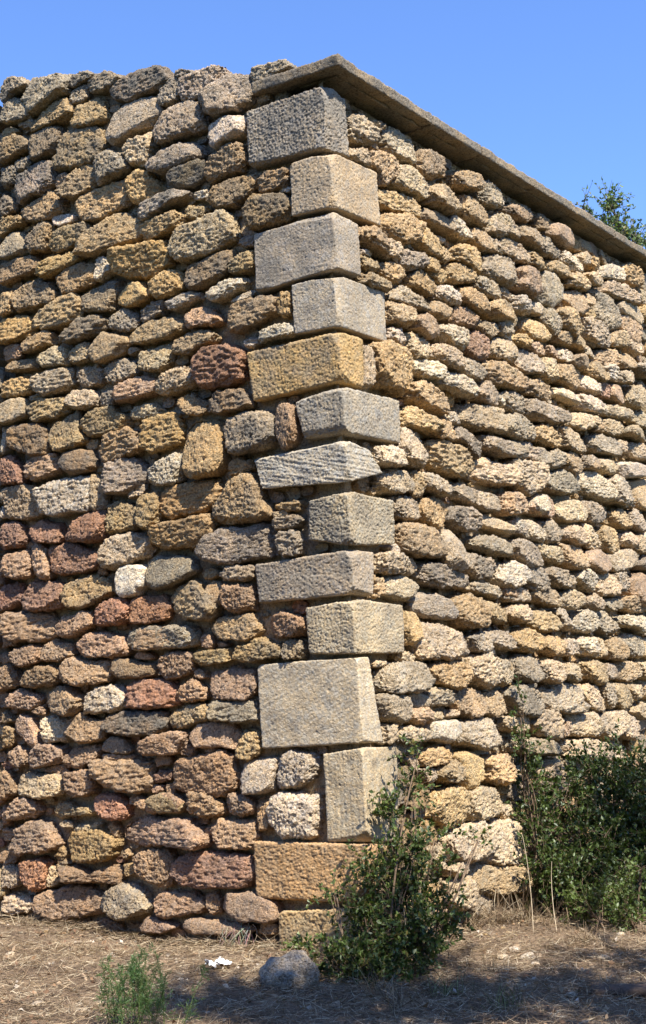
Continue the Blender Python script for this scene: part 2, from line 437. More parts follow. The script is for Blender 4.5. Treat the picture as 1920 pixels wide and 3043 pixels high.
p 33,122 45,116 62,113 72,110 85,115 95,120 95,130 93,138 80,139 65,144 50,142 40,138 33,130
g 95,122 105,115 112,109 125,112 134,120 139,130 138,138 125,140 108,144 97,135
p 129,148 135,142 143,142 165,150 150,157 130,155
p 144,125 150,118 165,118 180,120 190,128 190,138 170,140 155,142 146,138
@400 2280
p 14,21 18,16 24,18 24,22 20,25 15,24
p 27,17 32,15 36,18 36,25 30,26 27,22
r 16,8 20,4 32,6 32,12 22,13 16,12
o 12,28 25,24 40,30 47,36 46,42 25,44 15,40 12,34
p 49,33 53,24 65,23 75,31 83,38 82,45 72,47 58,46 50,40
p 85,28 90,24 108,30 112,38 110,44 98,48 88,42 85,36
p 62,58 68,57 69,62 66,75 63,70
p 70,58 73,51 82,50 98,51 111,49 112,68 108,78 95,79 82,76 72,70 70,63
p 113,31 125,29 125,60 115,60 113,45
w 127,30 135,25 150,24 162,27 172,28 171,50 168,65 158,68 140,65 128,56 126,42
r 36,90 42,82 60,81 85,81 100,84 109,83 110,98 110,110 95,113 65,114 45,110 35,102
p 65,120 73,118 78,126 77,138 70,140 66,132
p 79,123 85,118 95,119 108,118 120,122 132,130 134,142 125,146 100,144 82,137 79,130
p 45,145 52,142 75,145 95,148 110,148 110,157 80,158 45,157
p 115,148 125,146 133,150 133,158 115,158
"""
RIGHT = """
@1020 340
g 5,0 16,0 22,10 28,16 30,24 28,29 20,26 12,20 6,14
t 6,15 12,12 18,16 22,24 26,28 20,28 12,24 6,21
b 24,6 32,5 39,8 38,14 30,16 25,13
g 38,18 48,10 60,20 66,26 66,40 62,46 54,43 44,37 40,30
t 8,31 22,32 25,42 26,51 18,48 10,43 6,40
o 24,34 38,36 48,40 52,48 48,58 42,64 35,67 32,55 25,48
b 66,36 76,34 88,42 90,54 86,60 76,61 66,54 64,46
b 90,45 97,48 95,58 90,60
b 103,55 112,53 122,58 126,66 123,73 114,71 105,66
g 127,62 140,65 150,76 148,87 140,88 132,84 127,74
t 46,60 50,50 58,49 66,54 71,63 76,70 77,78 74,84 64,76 52,71 46,66
y 33,71 42,72 50,73 58,76 64,80 70,86 70,99 62,96 52,92 40,88 34,82
o 78,70 86,65 95,67 104,72 112,77 114,83 111,92 100,93 90,94 84,90 78,82 76,76
o 113,77 120,75 126,80 131,88 136,98 134,108 124,103 114,96 112,88
y 36,92 48,94 56,94 62,101 70,105 66,118 66,124 52,121 42,115 38,105
o 16,106 22,105 30,107 36,112 40,120 34,130 24,124 18,118
t 30,118 44,117 50,122 54,130 50,139 42,136 36,131
b 70,92 78,88 86,92 92,98 100,102 104,108 102,113 92,110 82,106 74,99
y 66,107 76,107 84,112 90,120 94,130 90,135 80,132 70,125 66,118
w 97,99 106,94 112,100 120,110 122,116 118,118 108,116 102,108
o 119,108 128,106 136,112 144,122 142,130 132,128 124,122 118,117
t 135,102 145,92 155,96 155,112 146,116 138,110
w 90,113 98,117 97,121 92,120
y 100,128 110,123 122,125 128,132 128,142 124,150 116,146 108,140 102,136
o 94,124 100,130 100,136 94,140 90,134
y 75,136 82,133 88,137 90,144 84,150 76,146
g 52,127 62,130 72,132 76,140 74,145 60,147 50,142
o 17,133 26,134 34,141 32,147 24,148 18,142
w 17,126 30,128 34,133 24,132 17,130
t 143,125 150,115 158,120 158,130 146,131
o 36,140 44,138 54,145 56,153 50,158 38,152 34,147
g 58,120 65,122 69,128 60,126
@1440 500
t 2,50 10,43 20,45 26,52 30,62 28,68 18,62 8,60 2,57
b 18,38 30,32 44,36 48,44 45,50 36,51 24,46
g 4,22 14,24 16,34 10,38 2,34
b 49,42 56,42 59,50 57,59 51,56
p 60,52 74,54 84,62 84,74 76,74 64,66 58,60
t 30,56 42,55 50,62 52,72 46,77 36,70 30,64
g 50,64 60,64 66,70 72,80 70,85 62,84 54,78 50,72
t 10,66 22,65 34,75 38,88 36,91 26,86 14,78 8,74
t 0,60 8,66 10,78 0,78
y 38,78 48,80 56,88 58,96 50,95 40,91 37,86
w 72,78 80,79 90,92 90,100 80,96 73,88
o 60,87 68,87 76,94 78,104 72,102 62,96
t 88,82 94,78 98,84 96,92 90,90
y 100,84 108,84 110,94 104,97 99,92
w 108,94 118,90 128,94 128,107 118,105 108,102
y 128,92 136,90 144,98 146,108 142,112 134,108 130,100
g 0,84 12,81 22,84 28,96 30,104 26,112 16,110 4,104 0,100
p 28,96 36,92 48,96 53,104 52,118 46,123 36,118 28,112 30,104
g 54,98 64,97 72,103 77,112 74,124 66,131 56,126 50,120 53,108
o 78,104 84,98 92,102 97,110 94,116 84,112 77,110
t 92,100 102,98 108,106 107,111 100,110 94,104
o 78,116 86,113 92,120 92,130 96,134 92,138 84,136 80,128 76,122
o 92,122 98,118 104,122 102,130 94,128
t 108,110 116,105 128,110 138,118 145,128 136,128 122,122 112,116
t 144,112 155,120 155,135 148,128
g 99,113 106,112 120,122 124,134 126,148 122,155 112,148 104,138 106,125
t 122,128 132,124 145,132 150,142 146,148 134,140 124,134
g 0,104 8,108 12,118 10,124 0,120
t 10,112 18,112 24,118 22,128 16,122
o 2,128 12,124 22,130 30,140 34,148 26,151 14,146 4,142
w 24,120 36,120 42,128 42,134 38,138 28,134 24,128
t 42,124 52,126 56,132 52,138 42,134
g 54,132 64,132 70,140 72,150 66,158 58,148
o 70,134 80,132 86,138 86,148 92,155 80,158 72,148
y 96,134 102,132 104,142 98,142
t 90,142 100,142 112,146 116,158 102,165 94,158
p 124,136 134,138 146,148 146,158 144,166 132,160 124,150
y 146,130 158,132 158,145 148,140
@1020 760
o 18,16 30,18 42,25 45,30 40,33 28,30 18,25
y 62,18 70,12 80,16 88,24 88,32 82,38 74,34 64,28
g 43,38 54,27 64,34 72,42 78,50 78,55 68,50 54,46 46,42
y 76,12 84,7 92,10 98,18 96,26 88,25 80,18
y 94,10 104,7 114,12 120,20 118,26 106,26 100,22
g 118,22 128,20 138,28 142,38 138,40 128,36 120,30
g 128,8 145,5 155,12 155,26 145,26 134,20
w 87,30 96,28 104,32 110,42 108,48 98,44 88,40
y 107,32 116,30 126,35 133,44 132,55 122,54 114,48 108,42
o 84,42 94,44 102,52 102,58 92,60 82,54 80,50
p 104,48 114,48 122,56 125,64 118,68 108,64 102,58
o 40,43 50,44 60,50 63,58 60,67 50,64 42,60
p 64,58 74,55 84,60 89,68 88,76 80,79 72,74 66,68
w 89,66 102,65 112,70 113,80 110,90 100,84 92,78 88,74
w 42,67 54,69 60,76 60,84 50,84 42,78
t 60,72 72,74 80,82 82,92 78,98 68,96 62,88
t 82,84 94,84 108,90 112,98 108,108 98,106 88,100 82,94
r 115,74 124,71 134,74 137,82 136,94 128,99 118,92 114,84
o 126,62 134,60 142,66 143,74 138,78 130,74 125,68
g 143,63 152,61 158,66 158,75 146,74
y 134,44 144,42 158,48 158,62 144,60 135,55
t 137,82 148,77 160,82 162,100 150,98 138,92
y 25,82 36,81 54,86 60,92 61,105 58,130 50,128 34,120 30,108 28,94
t 20,82 26,88 28,110 28,126 20,124 19,100
w 62,98 74,97 86,101 90,108 88,118 76,115 66,108 62,104
g 110,98 120,96 130,106 132,114 126,119 114,112 109,106
w 89,108 98,110 110,112 120,122 124,132 116,134 104,126 92,122 86,118
o 128,102 142,100 156,106 160,118 154,126 140,118 130,112
o 60,122 74,118 86,124 98,134 100,148 94,150 80,144 68,138 60,130
t 124,122 134,118 142,124 146,134 140,144 130,138 124,130
t 111,146 118,139 130,142 142,144 146,155 130,160 118,158 112,152
w 143,132 152,128 158,136 156,144 148,142
@1440 920
t 0,12 8,12 11,20 8,27 0,25
w 11,14 16,11 24,18 27,28 22,30 14,24
y 36,12 44,8 54,12 60,20 64,27 58,30 46,28 38,22
g 56,8 64,6 71,13 68,19 60,17
y 28,24 36,22 42,28 40,36 32,32 27,28
o 66,22 76,20 82,26 78,34 68,30
o 82,24 90,26 95,34 90,38 82,32
g 98,12 108,10 116,16 117,26 113,36 104,34 97,30
o 118,22 128,20 132,28 130,36 120,34 116,28
t 132,28 142,28 150,36 146,44 136,38
t 4,30 14,26 26,32 30,40 28,50 16,48 6,42
g 28,38 38,36 48,42 52,52 50,60 40,60 30,54
p 41,31 50,30 58,38 56,43 48,42 41,37
p 58,34 66,34 70,40 68,46 60,42
w 70,38 78,36 83,42 81,48 74,50 69,45
t 92,36 98,34 105,41 102,46 94,43
o 82,44 90,42 96,46 96,54 92,58 84,54 80,49
o 105,40 114,38 124,38 126,48 122,54 112,54 104,46
o 126,40 134,42 140,48 138,56 130,56 126,50
t 52,50 60,45 66,49 64,60 66,68 58,66 52,60
o 66,54 78,51 88,52 92,60 90,74 82,74 70,68 64,62
o 97,54 104,48 110,52 110,60 118,66 108,68 100,62
w 110,54 118,52 123,60 120,68 112,64
t 124,60 134,57 138,64 134,70 124,68
g 139,52 150,50 158,54 158,64 146,64
b 0,50 12,48 26,54 36,62 40,72 34,76 20,74 6,68 0,62
o 38,66 52,66 62,74 64,82 56,86 46,82 38,76
w 64,74 74,73 84,82 88,90 80,88 70,82
w 92,62 100,62 106,72 104,80 96,78 90,72
r 106,70 112,67 117,74 116,84 110,80 106,76
p 118,70 128,70 134,80 132,90 122,86 116,78
t 136,72 144,72 148,82 142,94 134,88 134,80
w 88,80 98,82 106,88 110,96 104,98 92,94 88,90
g 0,68 8,72 13,84 8,92 0,88
g 13,80 24,77 34,80 37,92 36,100 26,98 16,90
g 38,84 52,86 66,94 77,100 76,108 62,108 50,104 40,98
t 78,98 92,98 104,102 102,110 90,113 78,108
o 104,100 112,102 112,114 104,114
t 112,90 124,90 134,96 136,104 124,102 112,98
t 134,98 148,96 158,104 158,112 144,110
t 114,104 124,102 131,110 128,118 118,118 112,112
t 132,110 142,110 152,118 158,126 142,122 132,118
o 0,92 8,94 14,106 16,114 8,118 0,114
g 16,102 28,98 38,104 46,112 44,122 32,124 20,118 16,110
y 46,110 56,107 64,114 69,124 66,132 56,126 48,120
t 65,112 78,110 88,116 92,126 96,136 84,134 70,128
g 98,120 110,117 122,122 128,130 122,138 108,134 98,130
t 127,122 134,124 134,134 128,134
t 136,126 148,126 158,132 158,142 144,140 134,134
g 0,120 14,122 26,124 40,130 40,140 26,140 10,134 0,130
g 42,128 54,130 60,136 60,146 50,146 42,140
g 54,138 64,132 74,136 74,146 64,150 56,148
o 76,134 86,134 92,142 92,150 84,156 76,148
o 92,138 102,138 107,144 102,152 94,150
t 108,142 118,140 126,148 120,155 110,152
w 126,146 138,144 150,148 150,158 130,158
@1120 1180
y 24,10 34,10 40,16 50,23 53,28 49,34 42,32 32,28 25,26
t 24,29 38,29 44,34 46,45 44,60 42,68 34,66 24,58 20,46
o 50,31 56,23 66,21 72,28 74,36 68,42 60,40 52,38
w 66,18 70,14 78,14 82,22 80,26 72,24
t 79,12 84,6 92,8 100,8 112,12 116,22 118,34 110,34 98,30 86,26 82,22
g 114,17 126,17 136,22 146,28 150,36 144,41 130,38 118,32
g 73,30 82,29 92,38 98,45 96,60 88,52 82,44 74,38
g 97,36 108,38 120,42 126,48 124,58 112,54 100,46
g 127,42 142,42 143,50 155,48 158,56 146,60 128,55
o 47,40 58,40 66,44 80,46 88,54 86,58 90,64 84,74 72,74 58,68 46,56
t 90,60 98,55 108,60 122,66 130,76 128,83 114,82 100,78 90,74 86,68
t 123,64 126,59 140,60 155,60 158,80 150,88 138,92 130,82
w 0,47 12,47 20,52 24,60 22,66 12,65 0,62
g 6,72 14,69 26,70 31,78 31,88 22,91 10,88 4,82
y 31,70 38,71 41,84 40,94 33,94 32,82
t 38,71 50,72 60,78 70,86 70,92 62,93 50,88 41,84
g 70,82 80,80 90,86 100,90 112,92 116,100 114,108 102,106 90,100 78,94 70,92
p 116,92 126,89 136,94 142,102 134,108 124,111 117,106
w 144,96 150,92 158,94 158,108 150,110 142,104
g 15,95 28,91 36,96 42,104 42,112 34,116 22,114 17,106
y 40,98 52,94 62,95 69,103 68,112 62,124 56,124 44,118 40,110
g 68,103 80,103 92,108 98,118 94,126 82,126 72,118 67,112
t 97,112 106,110 118,118 128,124 124,130 114,126 100,120
w 126,118 134,114 140,120 150,126 150,134 138,132 130,126
o 20,118 36,120 52,124 58,132 62,140 60,148 52,152 36,150 24,144 19,130
w 14,140 20,137 24,146 16,146
t 58,130 70,124 77,134 82,148 84,154 78,164 66,162 60,150
g 90,132 106,130 120,134 128,144 126,150 112,148 96,144 89,138
g 126,134 140,136 155,148 156,160 140,160 128,150
@1500 1340 420
t 2,15 10,9 20,12 36,12 42,26 42,38 32,42 22,48 14,38 4,24
g 40,8 50,2 60,4 62,14 52,16 42,18 38,12
o 62,4 72,1 80,6 84,18 82,22 72,20 64,14
g 82,6 92,6 100,10 98,16 92,20 84,18
t 100,10 110,8 120,14 120,22 114,24 102,18
w 122,14 136,12 146,14 148,26 136,28 126,24
g 42,26 52,24 62,20 72,26 78,36 76,46 64,46 50,42 42,36
w 78,28 88,20 100,24 108,34 114,38 114,54 104,54 92,46 80,40
g 112,32 118,26 130,30 137,38 136,50 138,60 128,60 114,54
o 136,34 144,30 155,32 158,60 146,64 138,50
p 0,46 8,44 18,48 24,54 22,66 10,68 0,70
p 24,56 32,48 46,47 54,54 56,64 50,72 36,68 24,64
t 57,60 62,54 74,52 82,54 86,66 84,75 70,76 60,72
g 85,56 94,54 104,60 110,66 108,74 100,80 90,76 86,70
o 116,66 124,62 132,68 134,82 124,84 118,76
g 134,68 140,62 150,70 158,78 155,88 142,86 134,78
g 7,76 14,71 20,78 20,90 10,88
w 21,74 30,76 38,84 42,96 34,98 24,92 20,84
g 40,78 52,73 60,82 62,92 58,98 46,98 40,90
t 63,88 70,80 80,84 88,92 88,98 78,102 68,98
t 81,82 88,78 96,86 102,96 104,106 96,108 88,102 86,94
o 102,86 110,81 118,84 124,94 122,106 112,110 104,104 101,92
t 125,90 132,86 138,90 142,100 134,104 126,100
t 138,92 148,88 154,96 154,108 144,110 138,102
o 0,78 10,86 6,92 0,92
g 5,98 14,95 28,100 34,108 32,118 20,116 10,110
t 33,100 48,102 58,104 64,114 60,122 48,118 36,114
o 60,100 70,100 80,106 84,118 80,128 70,126 62,116
p 86,110 96,106 106,114 108,128 100,132 90,124 84,118
g 106,112 118,108 132,105 142,112 140,120 126,128 114,130 108,122
g 140,120 155,112 158,130 144,128
t 0,120 10,118 18,124 22,140 10,148 0,148
g 18,124 32,120 40,130 44,142 38,152 26,148 20,138
g 42,130 50,126 64,130 72,136 80,144 72,148 58,146 46,140
w 72,132 86,128 96,134 97,146 92,152 84,146 76,140
t 96,132 106,130 114,136 119,146 116,156 102,156 96,146
g 112,132 124,130 130,144 130,150 120,152 116,140
p 132,140 142,132 155,132 158,150 154,165 142,166 134,152
@1120 1600
t 0,14 12,13 22,17 25,24 22,33 12,34 0,30
t 25,20 32,18 40,24 38,32 30,36 26,28
g 37,26 48,24 66,25 80,32 92,38 90,42 80,46 60,46 44,42 38,34
o 0,34 7,38 6,54 0,56
g 7,40 14,35 28,36 38,42 40,50 34,58 22,58 8,50
g 82,16 92,14 104,20 108,30 106,38 96,38 88,28
w 115,26 124,22 136,26 142,36 132,44 124,47 114,40
g 136,26 150,24 158,34 158,44 146,46 138,38
g 80,46 92,42 102,42 114,44 122,52 118,57 106,54 90,50
g 122,52 132,48 142,48 144,58 132,60 122,58
g 36,54 46,51 58,52 68,58 72,68 72,76 60,76 44,72 36,64
o 70,60 76,54 86,53 96,60 102,70 100,80 90,86 78,80 72,70
o 98,58 108,60 120,66 126,76 122,80 108,78 100,70
t 124,66 132,62 142,64 144,74 140,80 128,76
y 26,64 34,68 38,80 38,98 30,100 27,86
t 38,78 50,80 66,84 78,88 83,96 80,106 72,114 56,113 40,112 36,98
g 84,92 96,88 104,94 105,104 98,108 90,106 84,98
g 103,90 112,85 124,88 128,98 126,106 116,102 106,98
y 128,88 140,84 150,92 152,100 142,108 132,104 126,98
w 104,104 114,103 117,106 112,110 105,108
t 24,108 32,106 40,110 39,116 30,117 24,114
t 0,115 12,115 14,119 4,121 0,121
g 4,126 14,118 30,117 44,118 48,128 48,138 36,144 14,146 4,142
y 48,122 56,117 68,114 80,118 86,126 80,134 76,142 64,140 54,132 49,130
t 80,114 94,108 106,108 112,118 112,132 104,142 94,138 86,126
g 112,114 122,114 128,122 128,134 118,138 112,130
g 130,112 140,110 148,118 150,130 142,138 132,130
t 55,140 68,138 70,146 58,150 46,146
@1500 1700 420
p 0,18 14,16 26,20 26,28 14,28 2,26
o 28,22 38,17 52,20 58,30 54,38 44,36 32,30
t 58,26 66,20 76,18 84,26 86,34 76,40 64,38 57,33
t 87,28 95,22 102,30 104,36 96,42 88,36
g 104,32 114,26 122,32 124,40 112,42 106,38
o 122,30 134,25 148,30 155,34 155,42 138,44 126,38
t 4,38 14,36 26,38 26,52 18,56 8,50 2,46
o 30,44 42,40 52,48 58,58 46,64 36,62 28,54
g 52,42 60,38 70,44 72,54 76,62 66,60 58,56
w 77,46 88,41 96,44 97,58 90,66 78,62 74,54
g 98,46 108,40 116,52 124,58 120,66 106,66 98,60
w 124,46 136,48 146,46 155,48 155,64 144,66 134,58 124,58
y 38,70 46,67 60,70 64,76 62,88 50,90 40,82
g 62,74 70,72 76,78 74,88 66,90
w 76,74 84,70 96,72 100,84 96,90 82,88 76,82
t 100,70 106,72 108,90 102,92
o 106,74 118,71 128,78 130,88 124,96 112,92 107,84
g 126,70 136,66 146,70 148,84 146,92 136,90 130,82
t 148,72 158,70 158,92 150,90
g 12,92 26,90 32,98 34,112 26,120 14,114 10,104
o 0,94 8,98 10,112 4,122 0,122
t 34,98 44,94 58,100 58,116 52,120 44,116 38,106
t 58,102 70,98 82,102 86,112 78,118 66,118 58,112
o 84,98 98,94 108,104 110,114 104,122 92,118 86,110
g 108,100 118,98 122,108 118,116 110,114
o 120,98 132,96 140,100 140,114 130,118 122,112
t 140,98 155,98 155,116 144,114
g 14,124 24,120 32,126 34,136 24,140 14,134
g 44,128 54,120 68,118 76,128 78,138 86,148 72,152 56,150 46,140
t 78,124 92,122 102,128 108,142 106,150 94,148 84,138 78,132
g 104,122 114,120 120,134 114,148 108,140
o 114,124 126,120 134,130 138,142 128,150 118,144
t 130,120 144,122 144,134 136,138
t 146,120 158,124 158,136 148,134
t 134,148 142,140 155,144 158,155 140,158
@1120 2020 480 86.8
g 2,8 14,8 17,16 15,22 12,24 5,21 3,15
g 15,8 22,7 27,9 28,14 20,15 16,12
g 26,7 37,5 41,8 40,12 34,14 27,14
o 42,6 50,4 58,8 58,17 56,20 50,20 45,17 42,12
o 57,7 64,6 69,13 68,17 62,20 58,17
t 39,17 46,15 45,20 39,20
p 16,16 27,15 29,21 27,23 22,24 16,20
t 28,17 36,17 37,21 30,22
W 28,23 40,22 43,28 41,33 35,34 28,31
g 43,24 52,21 63,21 66,26 65,34 56,38 46,34 42,30
t 5,25 11,24 11,33 4,34
t 11,25 20,26 28,27 28,32 20,34 12,33
y 25,38 34,36 41,41 38,44 30,47 24,46
o 33,47 40,43 45,47 44,54 38,56 33,52
y 42,40 52,38 58,43 58,52 52,58 48,60 44,54 45,46
y 58,42 66,40 71,42 74,54 68,56 60,54
t 48,60 54,58 64,58 69,66 66,72 58,75 50,76 47,70
y 32,62 40,57 47,58 48,68 47,76 38,80 30,74
t 18,42 24,42 24,50 20,48
t 25,48 31,47 34,54 28,56
t 66,68 72,67 74,74 68,75
t 36,86 46,78 54,76 60,82 62,92 50,98 40,97
t 58,80 66,76 75,76 76,90 72,100 62,98 60,90
@1440 2000 480 86.8
g 10,10 20,6 28,8 32,18 26,24 16,22
g 33,10 42,5 49,8 49,18 44,21 36,20
t 52,7 60,6 63,14 62,20 56,18
g 67,6 76,8 79,14 76,20 70,18
t 28,20 40,20 42,28 42,36 30,34 24,26
t 45,22 58,21 62,28 60,34 50,34 46,30
t 62,22 72,20 73,30 66,36 62,30
g 73,24 80,22 83,30 80,36 74,34
t 10,24 22,22 24,30 18,32 10,30
t 12,34 30,36 40,38 40,44 26,44 14,42
t 42,36 56,36 70,38 82,40 82,46 60,46 44,44
t 28,46 40,46 44,54 38,58 30,56
t 30,58 42,58 44,66 36,70 28,66
p 45,25 47,26 46,34 43,34
@1100 2440 480 86.8
t 31,14 38,14 41,22 38,27 32,22
t 40,10 52,3 60,6 58,18 50,22 42,16
t 62,0 74,0 80,8 80,20 70,24 60,22 60,10
o 55,24 66,24 80,24 82,32 78,38 66,40 58,38 54,32
t 40,26 50,21 56,23 52,28 44,30
t 40,33 54,30 55,38 56,44 48,48 42,44
"""
# ------------------------------------------------------------------ ground
def axis(lo, hi, step, far):
    a = list(np.arange(lo, hi+step/2, step)); d = step
    b = []; x = a[-1]
    while x < far: d *= 1.35; x += d; b.append(x)
    c = []; x = a[0]; d = step
    while x > -far: d *= 1.35; x -= d; c.append(x)
    return np.array(c[::-1]+a+b)
gx, gy = axis(-4.5, 5.0, 0.03, 600), axis(5.4, 14.0, 0.035, 600)
GX, GY = np.meshgrid(gx, gy, indexing='ij'); G = np.stack([GX.ravel(), GY.ravel(), np.zeros(GX.size)], 1)
def ground_h(G):
    P = G*np.array([1, 1, 0.0])
    return ground_z(G[:, 0], G[:, 1]) + 0.05*noise(P, 0.8, 3) + 0.022*noise(P, 3.1, 4) + 0.012*noise(P, 9, 5) + 0.007*noise(P, 22, 6)
G[:, 2] = ground_h(G)
def ground_material():
    m, nt, bs = newmat('dry_earth'); g = nt.nodes.new('ShaderNodeNewGeometry'); P = g.outputs['Position']
    c = ramp(nt, nz(nt, P, 2.2, 6, 0.65), [(0.3, (0.10, 0.07, 0.045)), (0.5, (0.19, 0.135, 0.09)), (0.7, (0.31, 0.23, 0.15))])
    s = ramp(nt, nz(nt, P, 45, 4, 0.75), [(0.3, (0.4, 0.38, 0.36)), (0.5, (1, 1, 1)), (0.7, (1.6, 1.5, 1.35))])
    ln = nt.nodes.new('ShaderNodeVectorMath'); ln.operation = 'DISTANCE'; nt.links.new(P, ln.inputs[0]); ln.inputs[1].default_value = (0, 8, 0)
    far = ramp(nt, math_(nt, 'DIVIDE', ln.outputs['Value'], 20.0), [(0.22, (0, 0, 0)), (0.32, (1, 1, 1))])
    c = mixc(nt, c, (0.055, 0.06, 0.028), far)
    nt.links.new(mixc(nt, c, s, 1.0, 'MULTIPLY'), bs.inputs['Base Color']); bs.inputs['Roughness'].default_value = 0.95
    bs.inputs['Specular IOR Level'].default_value = 0.15
    b = nt.nodes.new('ShaderNodeBump'); b.inputs['Distance'].default_value = 0.02
    nt.links.new(nz(nt, P, 60, 5, 0.7), b.inputs['Height']); nt.links.new(b.outputs[0], bs.inputs['Normal'])
    return m
o = mesh_obj('ground', G, grid_faces(len(gx), len(gy)), ground_material())
o['kind'] = 'structure'; o['label'] = 'dry brown earth in front of the stone wall'
# ------------------------------------------------------------------ traced stones
TINT = dict(o=(.43,.315,.17), y=(.52,.36,.155), t=(.52,.44,.325), g=(.37,.335,.285), k=(.21,.175,.135), b=(.31,.215,.12),
            w=(.62,.58,.51), W=(.74,.72,.69), p=(.42,.30,.215), r=(.34,.20,.15), R=(.39,.22,.15))
CRUST = dict(o=.5, y=.25, t=.35, g=.6, k=.8, b=.6, w=.25, W=.05, p=.35, r=.3, R=.25)
def parse(txt):
    out = []; x0 = y0 = 0; k = 1
    for ln in txt.strip().split('\n'):
        if ln[0] == '@':
            p = [float(v) for v in ln[1:].split()]; x0, y0 = p[0], p[1]
            w = p[2] if len(p) > 2 else 480.; u = p[3] if len(p) > 3 else 151.9; k = w/u
        else:
            q = ln.split(); out.append((q[0], [(x0+k*float(a.split(',')[0]), y0+k*float(a.split(',')[1])) for a in q[1:]]))
    return out
def radial(poly, n=96):
    P = np.array(poly); c0 = P.mean(0)
    a, b = P, np.roll(P, -1, 0); cr = a[:, 0]*b[:, 1]-b[:, 0]*a[:, 1]
    A = cr.sum()/2
    if abs(A) > 1e-6:
        c = np.array([((a[:, 0]+b[:, 0])*cr).sum(), ((a[:, 1]+b[:, 1])*cr).sum()])/(6*A)
    else: c = c0
    th = np.arange(n)*2*math.pi/n; R = np.zeros(n)
    for i in range(n):
        d = np.array([math.cos(th[i]), math.sin(th[i])])
        for p, q in zip(P, np.roll(P, -1, 0)):
            e = q-p; den = d[0]*e[1]-d[1]*e[0]
            if abs(den) < 1e-9: continue
            t = ((p-c)[0]*e[1]-(p-c)[1]*e[0])/den; s = ((p-c)[0]*d[1]-(p-c)[1]*d[0])/den
            if t > 0 and -1e-6 <= s <= 1+1e-6: R[i] = max(R[i], t)
    bad = R <= 0
    if bad.any(): R[bad] = R[~bad].mean()
    k = np.exp(-0.5*(np.arange(-4, 5)/0.9)**2); k /= k.sum()
    R = sum(k[j+4]*np.roll(R, j) for j in range(-4, 5))
    return c, R, abs(A)
def stone_mesh(side, c, R, H, rng, step, rough=1.0, power=None):
    """one rubble stone: lens-shaped boulder face of height H with sides running back into the mortar"""
    n = len(R); th = np.arange(n)*2*math.pi/n
    jit = 1+0.025*np.sin(th*3+rng.uniform(0, 6))+0.02*np.sin(th*5+rng.uniform(0, 6))
    hf = rng.normal(0, 1, n); hf = sum(w_*np.roll(hf, j) for j, w_ in ((-1, .5), (0, 1), (1, .5)))
    R = R*jit*(1+.022*hf)
    w = (R*np.abs(np.cos(th))).max(); h = (R*np.abs(np.sin(th))).max(); rm = min(w, h)
    p = power or rng.uniform(4.2, 9.5)
    f = np.linspace(0, math.pi/2, 60); pr = np.sin(f)**(2/p); ph = np.cos(f)**(2/p)
    pr = np.r_[pr, 0.985, 0.93]; ph = np.r_[ph*H, -0.06, -0.13]
    L = np.r_[0, np.cumsum(np.hypot(np.diff(pr)*rm, np.diff(ph)))]; tot = L[-1]
    nu = int(max(9, 2*(w-rm+tot)/step))//2*2+1; nv = int(max(9, 2*(h-rm+tot)/step))//2*2+1
    nu, nv = min(nu, 121), min(nv, 91)
    U, V = np.meshgrid(np.linspace(-1, 1, nu), np.linspace(-1, 1, nv), indexing='ij'); U = U.ravel(); V = V.ravel()
    q = np.maximum(np.abs(U), np.abs(V)); ang = np.arctan2(V*h, U*w) % (2*math.pi)
    r = np.interp(q*tot, L, pr); hh = np.interp(q*tot, L, ph)
    k = ang/(2*math.pi)*n; i0 = np.floor(k).astype(int); fr = k-i0
    Rad = R[i0 % n]*(1-fr)+R[(i0+1) % n]*fr
    X = np.cos(ang)*r*Rad; Y = np.sin(ang)*r*Rad; Z = hh
    tx, ty = rng.normal(0, 0.10), rng.normal(-0.13 if side == 'L' else -0.14, 0.11)
    Z = Z + (X*tx + Y*ty)*(Z > 0)
    Q = np.stack([X, Y, Z], 1)
    for _ in range(rng.integers(4, 10)):         # broken faces
        a = rng.uniform(0, 2*math.pi); el = rng.uniform(0.1, 0.95)
        nn = np.array([math.cos(a)*math.cos(el), math.sin(a)*math.cos(el), math.sin(el)])
        i = int(a/(2*math.pi)*n) % n
        sup = (Q @ nn).max(); d0 = sup*rng.uniform(0.84, 0.98)
        ex = np.maximum(0, Q @ nn - d0)*(Q[:, 2] > -0.02); Q = Q - 0.85*ex[:, None]*nn
    T = LD if side == 'L' else RD; N = NL if side == 'L' else NR
    W = CB + np.outer(Q[:, 0]+c[0], T) + np.outer(Q[:, 1]+c[1], ZV) + np.outer(Q[:, 2], N)
    Fc = grid_faces(nu, nv)
    if side == 'R': Fc = Fc[:, ::-1]
    Nn = vnormals(W, Fc)
    if (Nn @ N).mean() < 0: Fc = Fc[:, ::-1]; Nn = -Nn
    sd = int(rng.integers(0, 900)); mask = np.clip((Q[:, 2]+0.10)/0.06, 0, 1)
    D = 0.55*noise(W, 11, sd) + 0.28*noise(W, 25, sd+1)
    fine = -np.abs(noise(W, 42, sd+2))*0.55 + 0.35*noise(W, 80, sd+3)
    sq = W*np.array([1, 1, 2.6]); bed = noise(sq, 20, sd+4)       # bedding layers of the stone
    pit = np.minimum(0, noise(W, 30, sd+5)+0.25)*0.9
    ty_ = rng.random()      # worn smooth, layered, pitted, gritty
    wf, wb, wp, wd = ((.6, .4, .3, .7) if ty_ < .12 else (1.1, 2.0, .4, .8) if ty_ < .38 else (1.2, .6, 1.2, 1.0) if ty_ < .65 else (1.5, .8, .6, 1.0))
    grit = 0.6*noise(W, 62, sd+6) + 0.55*noise(W, 110, sd+7)
